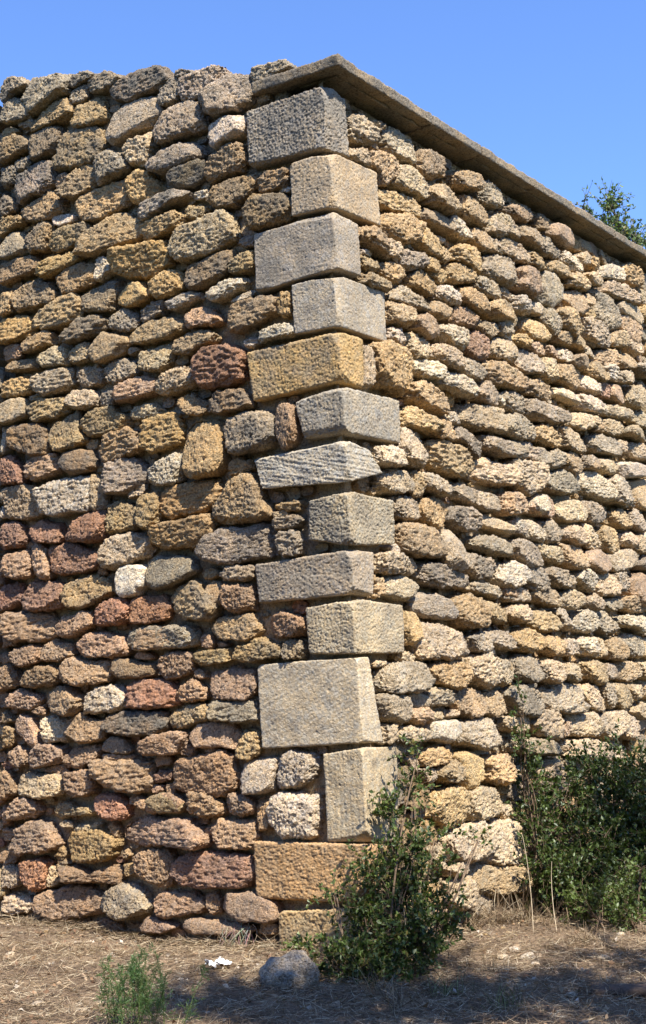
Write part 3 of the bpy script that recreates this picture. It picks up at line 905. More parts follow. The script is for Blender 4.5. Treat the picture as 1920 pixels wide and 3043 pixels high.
    d = (D*0.016*wd*min(1, rm/0.06) + rough*min(1, rm/0.04)*(wf*(0.006*fine+0.0075*grit)+wb*0.006*bed+wp*0.017*pit+wf*0.016*np.minimum(0, noise(W, 52, sd+8)+.2)))
    W = W + Nn*(d*mask)[:, None]
    return W, Fc
def disp_generic(V, Fc, amp, sd, lowamp=0.006, stri=None):
    N = vnormals(V, Fc)
    d = lowamp*noise(V, 7, sd) + amp*(0.2*noise(V, 33, sd+2) + 0.6*noise(V, 70, sd+3) + 0.8*noise(V, 115, sd+5) + 2.4*np.minimum(0, noise(V, 52, sd+4)+0.34) + 1.2*np.minimum(0, noise(V, 16, sd+6)+0.42))
    if stri is not None:
        ca, sa, am = stri
        a = (V @ LD)*ca + V[:, 2]*sa; b = -(V @ LD)*sa + V[:, 2]*ca
        d = d + am*noise(np.stack([a*5, b*60, V[:, 0]*0], 1), 1.0, sd+9)
    return V + N*d[:, None]
wall = empty('stone_wall', tuple(CB), 'old rubble stone wall corner with dressed quoins and a coping', 'stone wall'); wall['kind'] = 'thing'
class Heap:                                     # many meshes gathered into one
    def __init__(s): s.V = []; s.F = []; s.T = []; s.n = 0
    def add(s, V, Fc, t):
        s.V.append(V); s.F.append(Fc+s.n); s.n += len(V)
        t = np.asarray(t, np.float32); s.T.append(np.tile(t, (len(V), 1)) if t.ndim == 1 else t)
    def build(s, name, mat, parent=None, smooth=True, origin=None):
        return mesh_obj(name, np.vstack(s.V), np.vstack(s.F), mat, parent, np.vstack(s.T), smooth, origin)
def tint_of(code, rng):
    mx_ = 0.12 if code in 'prR' else 0.34; c = (np.array(TINT[code])*(1-mx_)+np.array([.42,.35,.26])*mx_)*rng.uniform(0.86, 1.14); c = c*np.array([rng.uniform(.96, 1.04), 1, rng.uniform(.94, 1.06)])
    return np.r_[c, np.clip(CRUST[code]*rng.uniform(0.5, 1.5), 0, 1)]
stones = []
for side, txt in (('L', LEFT), ('R', RIGHT)):
    for code, poly in parse(txt):
        pp = [hit(x, y, side, 0.05) for x, y in poly]
        c, R, A = radial(pp)
        px = 0.5*abs(sum(poly[i-1][0]*poly[i][1]-poly[i][0]*poly[i-1][1] for i in range(len(poly))))
        stones.append([side, code, c, R, A, px])
order = sorted(range(len(stones)), key=lambda i: -stones[i][5]); big = set(order[:100])
CELL = 0.02
cover = {'L': np.zeros((400, 420), bool), 'R': np.zeros((520, 420), bool)}   # s -0.1.., z -0.3..
def mark(side, c, R, k=1.0):
    g = cover[side]; rm = R.max()*k
    i0, i1 = int((c[0]-rm+.1)/CELL), int((c[0]+rm+.1)/CELL)+2; j0, j1 = int((c[1]-rm+.3)/CELL), int((c[1]+rm+.3)/CELL)+2
    i0, j0 = max(i0, 0), max(j0, 0); i1, j1 = min(i1, g.shape[0]), min(j1, g.shape[1])
    if i1 <= i0 or j1 <= j0: return
    S, Z = np.meshgrid(np.arange(i0, i1)*CELL-.1-c[0], np.arange(j0, j1)*CELL-.3-c[1], indexing='ij')
    a = np.arctan2(Z, S) % (2*math.pi); r = R[(a/(2*math.pi)*len(R)).astype(int) % len(R)]*k
    g[i0:i1, j0:j1] |= np.hypot(S, Z) < r
rest = Heap(); GROW = 1.04
LAB = dict(R='brick-red stone', r='dark red stone', W='smooth white limestone block', k='blackened stone')
for i, (side, code, c, R, A, px) in enumerate(stones):
    rng = np.random.default_rng(1000+i); mark(side, c, R*GROW)
    H = float(np.clip(math.sqrt(A)*0.40, 0.035, 0.08))*rng.uniform(0.75, 1.3)
    dist = 8.7 + (c[0]*0.85 if side == 'R' else c[0]*0.55)
    step = 0.0046*dist/8.7
    V, Fc = stone_mesh(side, c, R*(GROW if side == 'L' else 1.035), H*(1 if side == 'L' else 1.25), rng, step, 0.25 if code == 'W' else (1.0 if side == 'L' else 1.4))
    t = tint_of(code, rng)
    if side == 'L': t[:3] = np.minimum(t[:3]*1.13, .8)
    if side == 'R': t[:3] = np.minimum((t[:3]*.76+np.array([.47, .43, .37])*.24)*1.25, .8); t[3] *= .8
    if i in big:
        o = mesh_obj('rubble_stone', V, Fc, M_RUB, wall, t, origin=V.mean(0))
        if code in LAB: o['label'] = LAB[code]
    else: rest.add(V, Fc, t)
# ------------------------------------------------------------------ quoins: LT LB CT CB RT RB in photo pixels
def q(o, p): return (o[0]+.3555*p[0], o[1]+.3555*p[1])
T1, T2, T3, T4, T5 = (700, 140), (700, 660), (700, 1180), (700, 1700), (700, 2200)
QN = [
 (q(T1,(85,530)), q(T1,(105,1000)), q(T1,(700,300)), q(T1,(758,830)), q(T1,(925,440)), q(T1,(957,930)), (.33,.30,.26,.75), 1.3, None),
 (q(T1,(450,965)), q(T1,(465,1418)), q(T1,(745,865)), q(T1,(775,1335)), q(T1,(1183,1040)), q(T1,(1220,1500)), (.44,.365,.27,.25), .55, None),
 (q(T2,(150,95)), q(T2,(165,600)), q(T1,(775,1368)), q(T2,(802,385)), q(T1,(1030,1478)), q(T2,(1055,455)), (.40,.36,.31,.45), .35, None),
 (q(T2,(465,520)), q(T2,(490,940)), q(T2,(795,430)), q(T2,(825,875)), q(T2,(1245,580)), q(T2,(1272,1010)), (.42,.385,.33,.35), .35, None),
 (q(T2,(85,1085)), q(T2,(145,1500)), q(T2,(820,908)), q(T2,(850,1330)), q(T2,(1070,970)), q(T2,(1080,1390)), (.47,.34,.17,.40), 1.0, None),
 (q(T3,(490,20)), q(T3,(560,355)), q(T2,(845,1368)), q(T3,(885,300)), q(T3,(1375,20)), q(T3,(1385,390)), (.37,.345,.30,.55), .8, None),
 (q(T3,(145,500)), q(T3,(215,775)), q(T3,(882,350)), q(T3,(900,720)), q(T3,(1120,435)), q(T3,(1235,640)), (.50,.48,.43,.40), .6, (1,.25,.0045)),
 (q(T3,(610,850)), q(T3,(605,1200)), q(T3,(935,778)), q(T3,(945,1245)), q(T3,(1325,860)), q(T3,(1340,1240)), (.40,.36,.28,.55), 1.2, None),
 (q(T3,(155,1395)), q(T4,(190,262)), q(T3,(935,1268)), q(T4,(965,190)), q(T3,(1160,1290)), q(T4,(1155,205)), (.40,.35,.29,.45), .8, None),
 (q(T4,(580,295)), q(T4,(610,690)), q(T4,(968,215)), q(T4,(1000,690)), q(T4,(1405,270)), q(T4,(1418,680)), (.42,.37,.28,.50), .8, None),
 (q(T4,(180,770)), q(T4,(215,1482)), q(T4,(1018,708)), q(T4,(1042,1435)), q(T4,(1115,705)), q(T4,(1238,1425)), (.46,.415,.34,.15), .2, (.9,-.45,.0018)),
 (q(T5,(730,110)), q(T5,(765,850)), q(T5,(1018,60)), q(T5,(1080,855)), q(T5,(1345,42)), q(T5,(1380,850)), (.47,.41,.31,.2), .25, (0,1,.0022)),
 (q(T5,(145,840)), q(T5,(165,1320)), q(T5,(1075,865)), q(T5,(1085,1378)), q(T5,(1290,865)), q(T5,(1290,1380)), (.46,.315,.18,.3), 1.0, None),
 (q(T5,(352,1425)), q(T5,(365,1880)), q(T5,(1088,1395)), q(T5,(1100,1880)), q(T5,(1360,1395)), q(T5,(1360,1880)), (.42,.32,.19,.3), 1.0, None),
]
def quoin(i, LT, LB, CT, CBt, RTp, RB, tint, rough, stri):
    rng = np.random.default_rng(50+i); p = 0.062 + rng.uniform(-.008, .012)
    def cz(pt):
        P = CB + (NL+NR)*p; r = ray(*pt); return EYE + r[2]/math.hypot(r[0], r[1])*math.hypot(P[0], P[1])
    def PL(pt): s, z = hit(*pt, 'L', p); return CB + LD*s + NL*p + ZV*z
    def PR(pt): s, z = hit(*pt, 'R', p); return CB + RD*s + NR*p + ZV*z
    Cc = CB + (NL+NR)*p
    zt, zb = cz(CT), cz(CBt); lt, lb, rt, rb = PL(LT), PL(LB), PR(RTp), PR(RB)
    zt -= 0.004; zb += 0.004
    ct, cb = Cc+ZV*zt, Cc+ZV*zb
    for a, b in ((lt, lb), (rt, rb)): a[2] -= 0.004; b[2] += 0.004
    e = np.array([np.linalg.norm((lt+lb)/2-Cc-ZV*(zt+zb)/2), np.linalg.norm((rt+rb)/2-Cc-ZV*(zt+zb)/2), zt-zb])/2
    st = 0.0056; n = np.maximum(8, (2*e/st).astype(int)); n = np.minimum(n, 110)
    V = []; Fc = []; off = 0
    for ax in range(3):
        u, v = [k for k in range(3) if k != ax]
        for sg in (-1, 1):
            A, B = np.meshgrid(np.linspace(-1, 1, n[u]+1), np.linspace(-1, 1, n[v]+1), indexing='ij')
            g = np.zeros((A.size, 3)); g[:, u] = A.ravel(); g[:, v] = B.ravel(); g[:, ax] = sg
            f = grid_faces(n[u]+1, n[v]+1)
            if (sg > 0) == (ax == 1): f = f[:, ::-1]
            V.append(g); Fc.append(f+off); off += len(g)
    V = np.vstack(V); Fc = np.vstack(Fc)
    _, ix, inv = np.unique(np.round(V, 5), axis=0, return_index=True, return_inverse=True)
    V = V[ix]; Fc = inv.ravel()[Fc]
    X = V*e; r = 0.007 + 0.010*min(rough, 1); inner = np.clip(X, -(e-r), e-r); d = X-inner
    X = inner + r*d/np.maximum(np.linalg.norm(d, axis=1), 1e-9)[:, None]; V = X/e
    a = (V[:, 0]+1)/2; b = (V[:, 1]+1)/2; w = ((V[:, 2]+1)/2)[:, None]; a = a[:, None]; b = b[:, None]
    top = ct + a*(lt-ct) + b*(rt-ct); bot = cb + a*(lb-cb) + b*(rb-cb)
    W = bot*(1-w) + top*w
    N = vnormals(W, Fc)
    if (((W-W.mean(0))*N).sum(1)).mean() < 0: Fc = Fc[:, ::-1]
    # knocked-off edges
    c0 = W.mean(0)
    for _ in range(int(4+4*rough)):
        nn = NL*rng.uniform(.2, 1)+NR*rng.uniform(.2, 1)+ZV*rng.normal(0, 1.0)+LD*rng.normal(0, .5); nn /= np.linalg.norm(nn)
        s = (W-c0) @ nn; ex = np.maximum(0, s-s.max()+rng.uniform(.006, .022)); W = W-0.9*ex[:, None]*nn
    W = disp_generic(W, Fc, 0.0020+0.0050*rough, 300+i*11, 0.005, stri)
    tv = np.tile(np.array(tint)*np.array([.95, .97, .99, 1]), (len(W), 1))
    tv[:, 3] += .25*(vnormals(W, Fc) @ NL > .5)*(i in (0, 1, 2, 4, 5, 7, 8, 9))   # grey crust mix raised on the left faces of these blocks
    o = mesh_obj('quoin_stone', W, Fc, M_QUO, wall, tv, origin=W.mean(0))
    for sd, A4 in (('L', (LT, CT, CBt, LB)), ('R', (CT, RTp, RB, CBt))):
        pp = [hit(x, y, sd, p) for x, y in A4]; cc, RR, _a = radial(pp); mark(sd, cc, RR*1.05)
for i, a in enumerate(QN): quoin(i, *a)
# ------------------------------------------------------------------ top edge of the left wall (s, z) and of the right wall
def topz(side, s): return np.interp(s, TOPL[:, 0], TOPL[:, 1]) if side == 'L' else 5.56 + 0.026*s
HOLE = hit(702, 2795, 'L', 0.0)
mark('L', np.array(HOLE), np.full(96, .12))
_c = cover['L'][:, 1:]; _t = np.array([(np.nonzero(c_)[0].max()*CELL-.28) if c_.any() else 0 for c_ in _c])
_s = np.arange(len(_t))*CELL-.1; _k = (_s > .25) & (_s < 3.0); _m = np.array([_t[max(0, i-4):i+5].min() for i in range(len(_t))])
TOPL = np.vstack([[(-.1, 5.50), (.22, 5.52)], np.stack([_s[_k], _m[_k]-.03], 1), [(3.1, 6.3), (5.0, 6.9), (8, 7.4)]])
COVN = {k: v.copy() for k, v in cover.items()}
# small stones filling the wide joints, and more of the same beyond the photo's edges
def fill(side, rmin, rmax, srange, n, lowres, seed):
    rng = np.random.default_rng(seed); g = cover[side]
    for _ in range(n):
        w = rng.uniform(rmin, rmax); h = w*rng.uniform(0.45, 0.8)
        s = rng.uniform(*srange); z = rng.uniform(-.15, 6.8)
        if z + h > topz(side, s) - 0.02: continue
        th = np.arange(96)*2*math.pi/96; R = 1/np.power(np.abs(np.cos(th)/w)**2.8+np.abs(np.sin(th)/h)**2.8, 1/2.8)
        sl = math.radians(0)
        i0, i1, j0, j1 = int((s-w+.1)/CELL), int((s+w+.1)/CELL)+1, int((z-h+.3)/CELL), int((z+h+.3)/CELL)+1
        if i0 < 0 or j0 < 0 or i1 > g.shape[0] or j1 > g.shape[1]: continue
        sub = g[i0:i1, j0:j1]
        if sub.mean() > (0.14 if rmax > .055 else .07): continue
        c = np.array([s, z]); mark(side, c, R*0.97)
        code = rng.choice(list('ootttggpyw') if side == 'R' else (list('pppotrg') if z < 2.6 else list('oogtbgt')))
        V, Fc = stone_mesh(side, c, R, float(np.clip(w*.25, .005, .05)) - (0 if w > .09 else .02), rng, 0.014 if lowres else 0.007)
        rest.add(V, Fc, tint_of(code, rng))
fill('R', .15, .22, (5.7, 9.2), 5000, True, 1); fill('R', .08, .13, (5.7, 9.2), 5000, True, 2)
fill('L', .15, .22, (2.95, 6.2), 4000, True, 3); fill('L', .08, .13, (2.95, 6.2), 4000, True, 4)
for k, (a, b) in enumerate(((.12, .17), (.095, .13), (.07, .095), (.045, .065), (.028, .042))):
    fill('R', a, b, (0.1, 6.4), 9000, False, 10+k); fill('L', a, b, (0.05, 3.4), 7000, False, 20+k)
o = rest.build('rubble_masonry', M_RUB, wall, origin=tuple(CB)); o['kind'] = 'stuff'
# ------------------------------------------------------------------ mortar core of both wings
def core(side, smax):
    T = LD if side == 'L' else RD; N = NL if side == 'L' else NR
    s = np.arange(-.0, smax, 0.014); v = np.linspace(0, 1, 430)
    S, Vv = np.meshgrid(s, v, indexing='ij'); S = S.ravel(); Vv = Vv.ravel()
    tz = topz(side, S) - (0.05 if side == 'L' else 0.0)
    Z = -0.6 + (tz+0.6)*Vv
    W = CB + np.outer(S, T) + np.outer(Z, ZV)
    d = 0.012*noise(W, 5, 40) + 0.012*noise(W, 13, 41) + 0.007*noise(W, 30, 42) + 0.004*noise(W, 70, 43) - (.036 if side == 'L' else .052)
    d *= np.clip(S/0.02, 0, 1)
    if side == 'L': d -= .26*np.clip(1.6-np.hypot((S-HOLE[0])/.10, (Z-HOLE[1])/.055), 0, 1)
    W = W + np.outer(d, N)
    Fc = grid_faces(len(s), len(v))
    nb = vnormals(W, Fc)
    if (nb @ N).mean() < 0: Fc = Fc[:, ::-1]
    # top and back
    k = len(v); topi = np.arange(len(s))*k + k-1
    B1 = W[topi] - N*0.55 + np.outer(np.maximum(0, .2-S[topi]), T); B2 = B1.copy(); B2[:, 2] = -0.6
    n0 = len(W); W = np.vstack([W, B1, B2]); a = np.arange(len(s)-1)
    f1 = np.stack([topi[:-1], topi[1:], n0+a+1, n0+a], 1); f2 = np.stack([n0+a, n0+a+1, n0+len(s)+a+1, n0+len(s)+a], 1)
    return W, np.vstack([Fc, f1, f2])
hp = Heap()
for sd, sm in (('L', 7.5), ('R', 9.8)):
    W, Fc = core(sd, sm); hp.add(W, Fc, (0, 0, 0, 0))
hp.build('mortar_core', M_MOR, wall, origin=tuple(CB))
# ------------------------------------------------------------------ coping: flat slabs overhanging the right wing, returning a little on the left
def slab(pts, z0, z1, sd, name='coping_stone', rr=0.012):
    """pts: quad in plan (4 world xy), z0/z1 heights per corner"""
    P = np.array(pts); e = np.array([np.linalg.norm(P[1]-P[0]), np.linalg.norm(P[3]-P[0]), np.mean(z1)-np.mean(z0)])/2
    n = np.minimum(np.maximum(6, (2*e/0.009).astype(int)), 130)
    V = []; Fc = []; off = 0
    for ax in range(3):
        u, v = [k for k in range(3) if k != ax]
        for sg in (-1, 1):
            A, B = np.meshgrid(np.linspace(-1, 1, n[u]+1), np.linspace(-1, 1, n[v]+1), indexing='ij')
            g = np.zeros((A.size, 3)); g[:, u] = A.ravel(); g[:, v] = B.ravel(); g[:, ax] = sg
            V.append(g); Fc.append(grid_faces(n[u]+1, n[v]+1)[:, ::(1 if (sg > 0) != (ax == 1) else -1)]+off); off += len(g)
    V = np.vstack(V); Fc = np.vstack(Fc)
    _, ix, inv = np.unique(np.round(V, 5), axis=0, return_index=True, return_inverse=True)
    V = V[ix]; Fc = inv.ravel()[Fc]
    X = V*e; inner = np.clip(X, -(e-rr), e-rr); d = X-inner
    V = (inner + rr*d/np.maximum(np.linalg.norm(d, axis=1), 1e-9)[:, None])/e
    a, b, w = ((V+1)/2).T
    xy = (1-a)[:, None]*(1-b)[:, None]*P[0] + a[:, None]*(1-b)[:, None]*P[1] + a[:, None]*b[:, None]*P[2] + (1-a)[:, None]*b[:, None]*P[3]
    def bl(z): return (1-a)*(1-b)*z[0]+a*(1-b)*z[1]+a*b*z[2]+(1-a)*b*z[3]
    z = bl(z0)*(1-w)+bl(z1)*w
    W = np.column_stack([xy, z])
    N = vnormals(W, Fc)
    if (((W-W.mean(0))*N).sum(1)).mean() < 0: Fc = Fc[:, ::-1]
    W = disp_generic(W, Fc, 0.006, sd, 0.012)
    return mesh_obj(name, W, Fc, M_COP, wall, origin=W.mean(0))
def pl(s, off, t=0.0):   # along R, off along NR, t along NL
    P = CB + RD*s + NR*off + NL*t; return P[:2]
CZ = lambda s: 5.583 + 0.0265*s
TH = 0.078; js = [0, 1.22, 2.05, 3.1, 4.0, 5.0, 5.95, 7.0, 8.2, 9.6]
for k in range(len(js)-1):
    a, b = js[k]+(0.0 if k == 0 else .009), js[k+1]-.009
    z0 = [CZ(a), CZ(b), CZ(b), CZ(a)]
    f = 0.185
    A0 = CB + NR*f + NL*0.10 if k == 0 else None
    pts = [(A0[:2] if k == 0 else pl(a, f)), pl(b, f), pl(b, -0.34), (pl(0.0, -0.5, .10) if k == 0 else pl(a, -0.34))]
    if k == 0: pts = [pl(0, f, .10), pl(b, f), pl(b, -0.50), pl(0, -0.50, .10)]
    slab(pts, z0, [z+TH for z in z0], 700+k*7)
    # thin moulded bed under the slab
    slab([pl(max(a, .02), .095), pl(b, .095), pl(b, -.2), pl(max(a, .02), -.2)], [z-0.011 for z in z0], [z+0.006 for z in z0], 800+k*7, 'bed_moulding', 0.006)
# ------------------------------------------------------------------ plants
def ground_at(px, py):
    r = ray(px, py); z = -0.06
    for _ in range(4):
        P = EY + r*((z-EYE)/r[2]); z = float(ground_h(np.array([[P[0], P[1], 0.0]]))[0])
    return P
def gz(x, y): return float(ground_h(np.array([[x, y, 0.0]]))[0])
def tube(P, rad, k=4):
    P = np.asarray(P, float); n = len(P); rad = np.broadcast_to(rad, (n,)) if np.ndim(rad) == 0 else np.asarray(rad)
    T = np.gradient(P, axis=0); T /= np.maximum(np.linalg.norm(T, axis=1), 1e-9)[:, None]
    a = np.cross(T, [0.31, 0.2, 0.93]); a /= np.maximum(np.linalg.norm(a, axis=1), 1e-6)[:, None]; b = np.cross(T, a)
    th = np.arange(k)*2*math.pi/k
    V = (P[:, None, :] + rad[:, None, None]*(np.cos(th)[None, :, None]*a[:, None, :]+np.sin(th)[None, :, None]*b[:, None, :])).reshape(-1, 3)
    i = np.arange(n-1)[:, None]*k; j = np.arange(k)[None, :]
    F_ = np.stack([i+j, i+(j+1) % k, i+k+(j+1) % k, i+k+j], -1).reshape(-1, 4)
    return V, F_
def leaves(C, D, size, rng, wid=0.5, curl=0.25):
    """C centres, D pointing directions, folded ovate leaves of two quads each"""
    n = len(C); D = D/np.maximum(np.linalg.norm(D, axis=1), 1e-9)[:, None]
    Rr = rng.normal(size=(n, 3)); S = np.cross(D, Rr); S /= np.maximum(np.linalg.norm(S, axis=1), 1e-9)[:, None]; N = np.cross(S, D)
    L = size*rng.uniform(0.65, 1.3, n); W = L*wid*rng.uniform(.8, 1.2, n)
    base = C; tip = C + D*L[:, None] - N*(L*curl*rng.uniform(0, 1, n))[:, None]; mid = C + D*(L*.5)[:, None] - N*(W*.18)[:, None]
    l = C + D*(L*.52)[:, None] + S*(W*.5)[:, None]; r = C + D*(L*.52)[:, None] - S*(W*.5)[:, None]
    V = np.stack([base, l, tip, r, mid], 1).reshape(-1, 3); i = np.arange(n)*5
    F_ = np.stack([np.stack([i, i+3, i+2, i+4], 1), np.stack([i, i+4, i+2, i+1], 1)], 1).reshape(-1, 4)
    return V, F_
LEAFC = np.array([(.055, .085, .018), (.075, .11, .024), (.105, .145, .034), (.04, .065, .016), (.14, .18, .05), (.06, .09, .02), (.065, .10, .02), (.20, .17, .05), (.09, .13, .03)])
def bez(a, b, rng, sag=0.12, n=7):
    d = np.linalg.norm(b-a); m = (a+b)/2 + rng.normal(0, sag*d, 3)*np.array([1, 1, .5]) + np.array([0, 0, .1*d])
    t = np.linspace(0, 1, n)[:, None]; return a*(1-t)**2 + 2*m*t*(1-t) + b*t*t
def shrub(name, label, cat, bases, blobs, per, size, seed, cols=LEAFC, wid=0.55, tw=0.16, stemr=0.006, group=None, colstem=(.16, .11, .07), up=0.3):
    """blobs: (centre, radius, number of twigs). every twig carries `per` leaves"""
    rng = np.random.default_rng(seed); bases = [np.array(b, float) for b in bases]
    root = empty(name, bases[0], label, cat, group)
    st, lf = Heap(), Heap()
    for c, r, nt_ in blobs:
        c = np.array(c, float); r = np.array(r, float)*np.ones(3); b0 = min(bases, key=lambda b: np.linalg.norm(b-c)+rng.uniform(0, .2))
        hub = c - np.array([0, 0, r[2]*0.5]); main = bez(b0, hub, rng, .08, 9)
        V, Fc = tube(main, np.linspace(stemr*1.5, stemr*.7, 9), 5); st.add(V, Fc, (*colstem, 1))
        clump = rng.normal(size=(max(2, nt_//7), 3)); clump /= np.maximum(np.linalg.norm(clump, axis=1), 1e-6)[:, None]
        clump = c + clump*r*rng.uniform(.25, .95, (len(clump), 1))
        for q_ in clump[:10]:
            V, Fc = tube(bez(main[rng.integers(3, 9)], q_, rng, .1, 6), np.linspace(stemr*.7, stemr*.3, 6), 4); st.add(V, Fc, (*colstem, 1))
        for _ in range(nt_):
            a = clump[rng.integers(len(clump))] + rng.normal(0, .12, 3)*r
            d = (a-c)/r*0.7 + rng.normal(0, .6, 3) + np.array([0, 0, up]); d /= np.linalg.norm(d)+1e-6
            P = bez(a, a+d*tw*rng.uniform(.5, 1.4), rng, .15, 5)
            V, Fc = tube(P, np.linspace(stemr*.3, stemr*.12, 5), 3); st.add(V, Fc, (*colstem, 1))
            k = int(per*rng.uniform(.6, 1.4)); t = rng.uniform(.1, 1, k)*4; i = np.minimum(t.astype(int), 3); f = (t-i)[:, None]
            C_ = P[i]*(1-f)+P[i+1]*f; D_ = d*0.6+rng.normal(0, .65, (k, 3))+np.array([0, 0, .15])
            V, Fc = leaves(C_, D_, size, rng, wid)
            col = cols[rng.integers(len(cols), size=k)]*rng.uniform(.8, 1.2, (k, 1))
            lf.add(V, Fc, np.hstack([np.repeat(col, 5, 0), np.ones((k*5, 1))]))
    st.build('branches', M_STEM, root, origin=tuple(bases[0])); lf.build('foliage', M_LEAF, root, False, origin=tuple(bases[0]))
    return root
def B(px, py, dep, rpx, n, squash=1.0):
    r = rpx*dep/F; return (at_depth(px, py, dep), (r, r*.8, r*squash), n)
g1 = ground_at(1150, 2905); g2 = ground_at(1030, 2920); g3 = ground_at(1260, 2890)
shrub('corner_shrub', 'leafy green shrub growing against the foot of the quoined corner', 'shrub', [g1, g2, g3],
      [B(1235, 2250, 8.62, 22, 7, 1.8), B(1228, 2350, 8.6, 40, 20, 1.2), B(1195, 2440, 8.55, 58, 34), B(1215, 2540, 8.5, 75, 62), B(1150, 2620, 8.45, 80, 85),
       B(1060, 2700, 8.3, 62, 34), B(1000, 2650, 8.25, 35, 9), B(1210, 2690, 8.45, 90, 110), B(1330, 2730, 8.6, 60, 34, .5), B(1300, 2640, 8.65, 40, 10),
       B(1110, 2800, 8.25, 100, 150), B(1000, 2850, 8.1, 55, 45), B(1220, 2820, 8.3, 95, 140), B(1370, 2550, 8.85, 40, 7), B(1420, 2490, 8.95, 22, 4),
       B(1100, 2890, 8.05, 110, 110, .5), B(1290, 2480, 8.75, 35, 8)],
      15, 0.031, 11)
w1 = at_depth(1640, 2700, 10.4); w1[2] = gz(w1[0], w1[1]); w2 = at_depth(1850, 2700, 10.9); w2[2] = gz(w2[0], w2[1])
w3 = at_depth(1580, 2700, 10.2); w3[2] = gz(w3[0], w3[1])
shrub('wall_shrub', 'large dark green shrub crowding the base of the right wing at the photo edge', 'shrub', [w1, w2, w3],
      [B(1545, 2110, 10.3, 24, 4, 1.8), B(1560, 2220, 10.3, 40, 14), B(1575, 2330, 10.3, 40, 22), B(1650, 2340, 10.5, 60, 32), B(1590, 2450, 10.3, 55, 45), B(1690, 2440, 10.5, 90, 95),
       B(1780, 2310, 10.8, 75, 50), B(1870, 2290, 11.0, 75, 60), B(1800, 2420, 10.8, 120, 190), B(1900, 2400, 11.0, 120, 190), B(1620, 2570, 10.2, 100, 140),
       B(1740, 2560, 10.4, 120, 200), B(1860, 2560, 10.6, 130, 220), B(1960, 2500, 11.0, 140, 160), B(1680, 2660, 10.1, 100, 110), B(1800, 2680, 10.2, 110, 120), B(1990, 2340, 11.3, 100, 90), B(1930, 2660, 10.3, 110, 110)],
      18, 0.034, 12, cols=LEAFC[[0, 1, 2, 3, 0, 3]], stemr=0.008, tw=.2)
l1 = ground_at(1800, 2775); l2 = ground_at(1890, 2770)
shrub('low_shrub', 'low bright green shrub in front of the big dark one on the right', 'shrub', [l1, l2],
      [B(1760, 2700, 9.6, 75, 60, .6), B(1860, 2650, 9.7, 75, 60, .7), B(1690, 2700, 9.8, 45, 20, .5), B(1880, 2730, 9.5, 60, 50, .6), B(1900, 2560, 9.7, 40, 12, 1.5)],
      14, 0.03, 13, cols=LEAFC[[1, 2, 4, 1]])
s1 = ground_at(900, 2835)
shrub('ground_plant', 'small patch of fresh green leaves at the foot of the lowest quoin', 'plant', [s1],
      [B(880, 2812, 8.35, 45, 22, .35), B(930, 2805, 8.4, 35, 14, .4)], 6, 0.03, 14, cols=LEAFC[[2, 4, 4]], tw=.05, stemr=.002)
# feathery young plant at the bottom left
def feathery(px, py, h, seed):
    rng = np.random.default_rng(seed); g = ground_at(px, py)
    root = empty('feathery_plant', g, 'feathery green seedling standing in the dry grass at the lower left', 'plant'); st, lf = Heap(), Heap()
    for k in range(22):
        b = g + np.array([rng.normal(0, .11), rng.normal(0, .07), 0]); b[2] = gz(b[0], b[1])-.01
        lean = np.array([rng.normal(0.02, .20), rng.normal(0, .15), 1.0]); tip = b + lean*h*rng.uniform(.5, 1.05)
        P = bez(b, tip, rng, .05, 10); V, Fc = tube(P, np.linspace(.0026, .0008, 10), 4); st.add(V, Fc, (.10, .13, .04, 1))
        for j in range(34):
            t = rng.uniform(.15, 1); i = min(int(t*9), 8); a = P[i]+(P[i+1]-P[i])*(t*9-i)
            d = rng.normal(0, .7, 3)+np.array([0, 0, .7]); d /= np.linalg.norm(d); ln = h*.17*(1.15-t)*rng.uniform(.6, 1.2)+.02
            Q = bez(a, a+d*ln, rng, .05, 5); V, Fc = tube(Q, .0007, 3); st.add(V, Fc, (.09, .14, .04, 1))
            m = 16; tt = rng.uniform(0, 1, m)*3.99; ii = tt.astype(int); f = (tt-ii)[:, None]
            V, Fc = leaves(Q[ii]*(1-f)+Q[ii+1]*f, d*.8+rng.normal(0, .6, (m, 3)), .014, rng, .16)
            col = np.array([(.06, .12, .035)])*rng.uniform(.7, 1.5, (m, 1)); lf.add(V, Fc, np.hstack([np.repeat(col, 5, 0), np.ones((m*5, 1))]))
    st.build('stems', M_STEM, root, origin=tuple(g)); lf.build('foliage', M_LEAF, root, False, origin=tuple(g))
feathery(425, 3055, .38, 21)
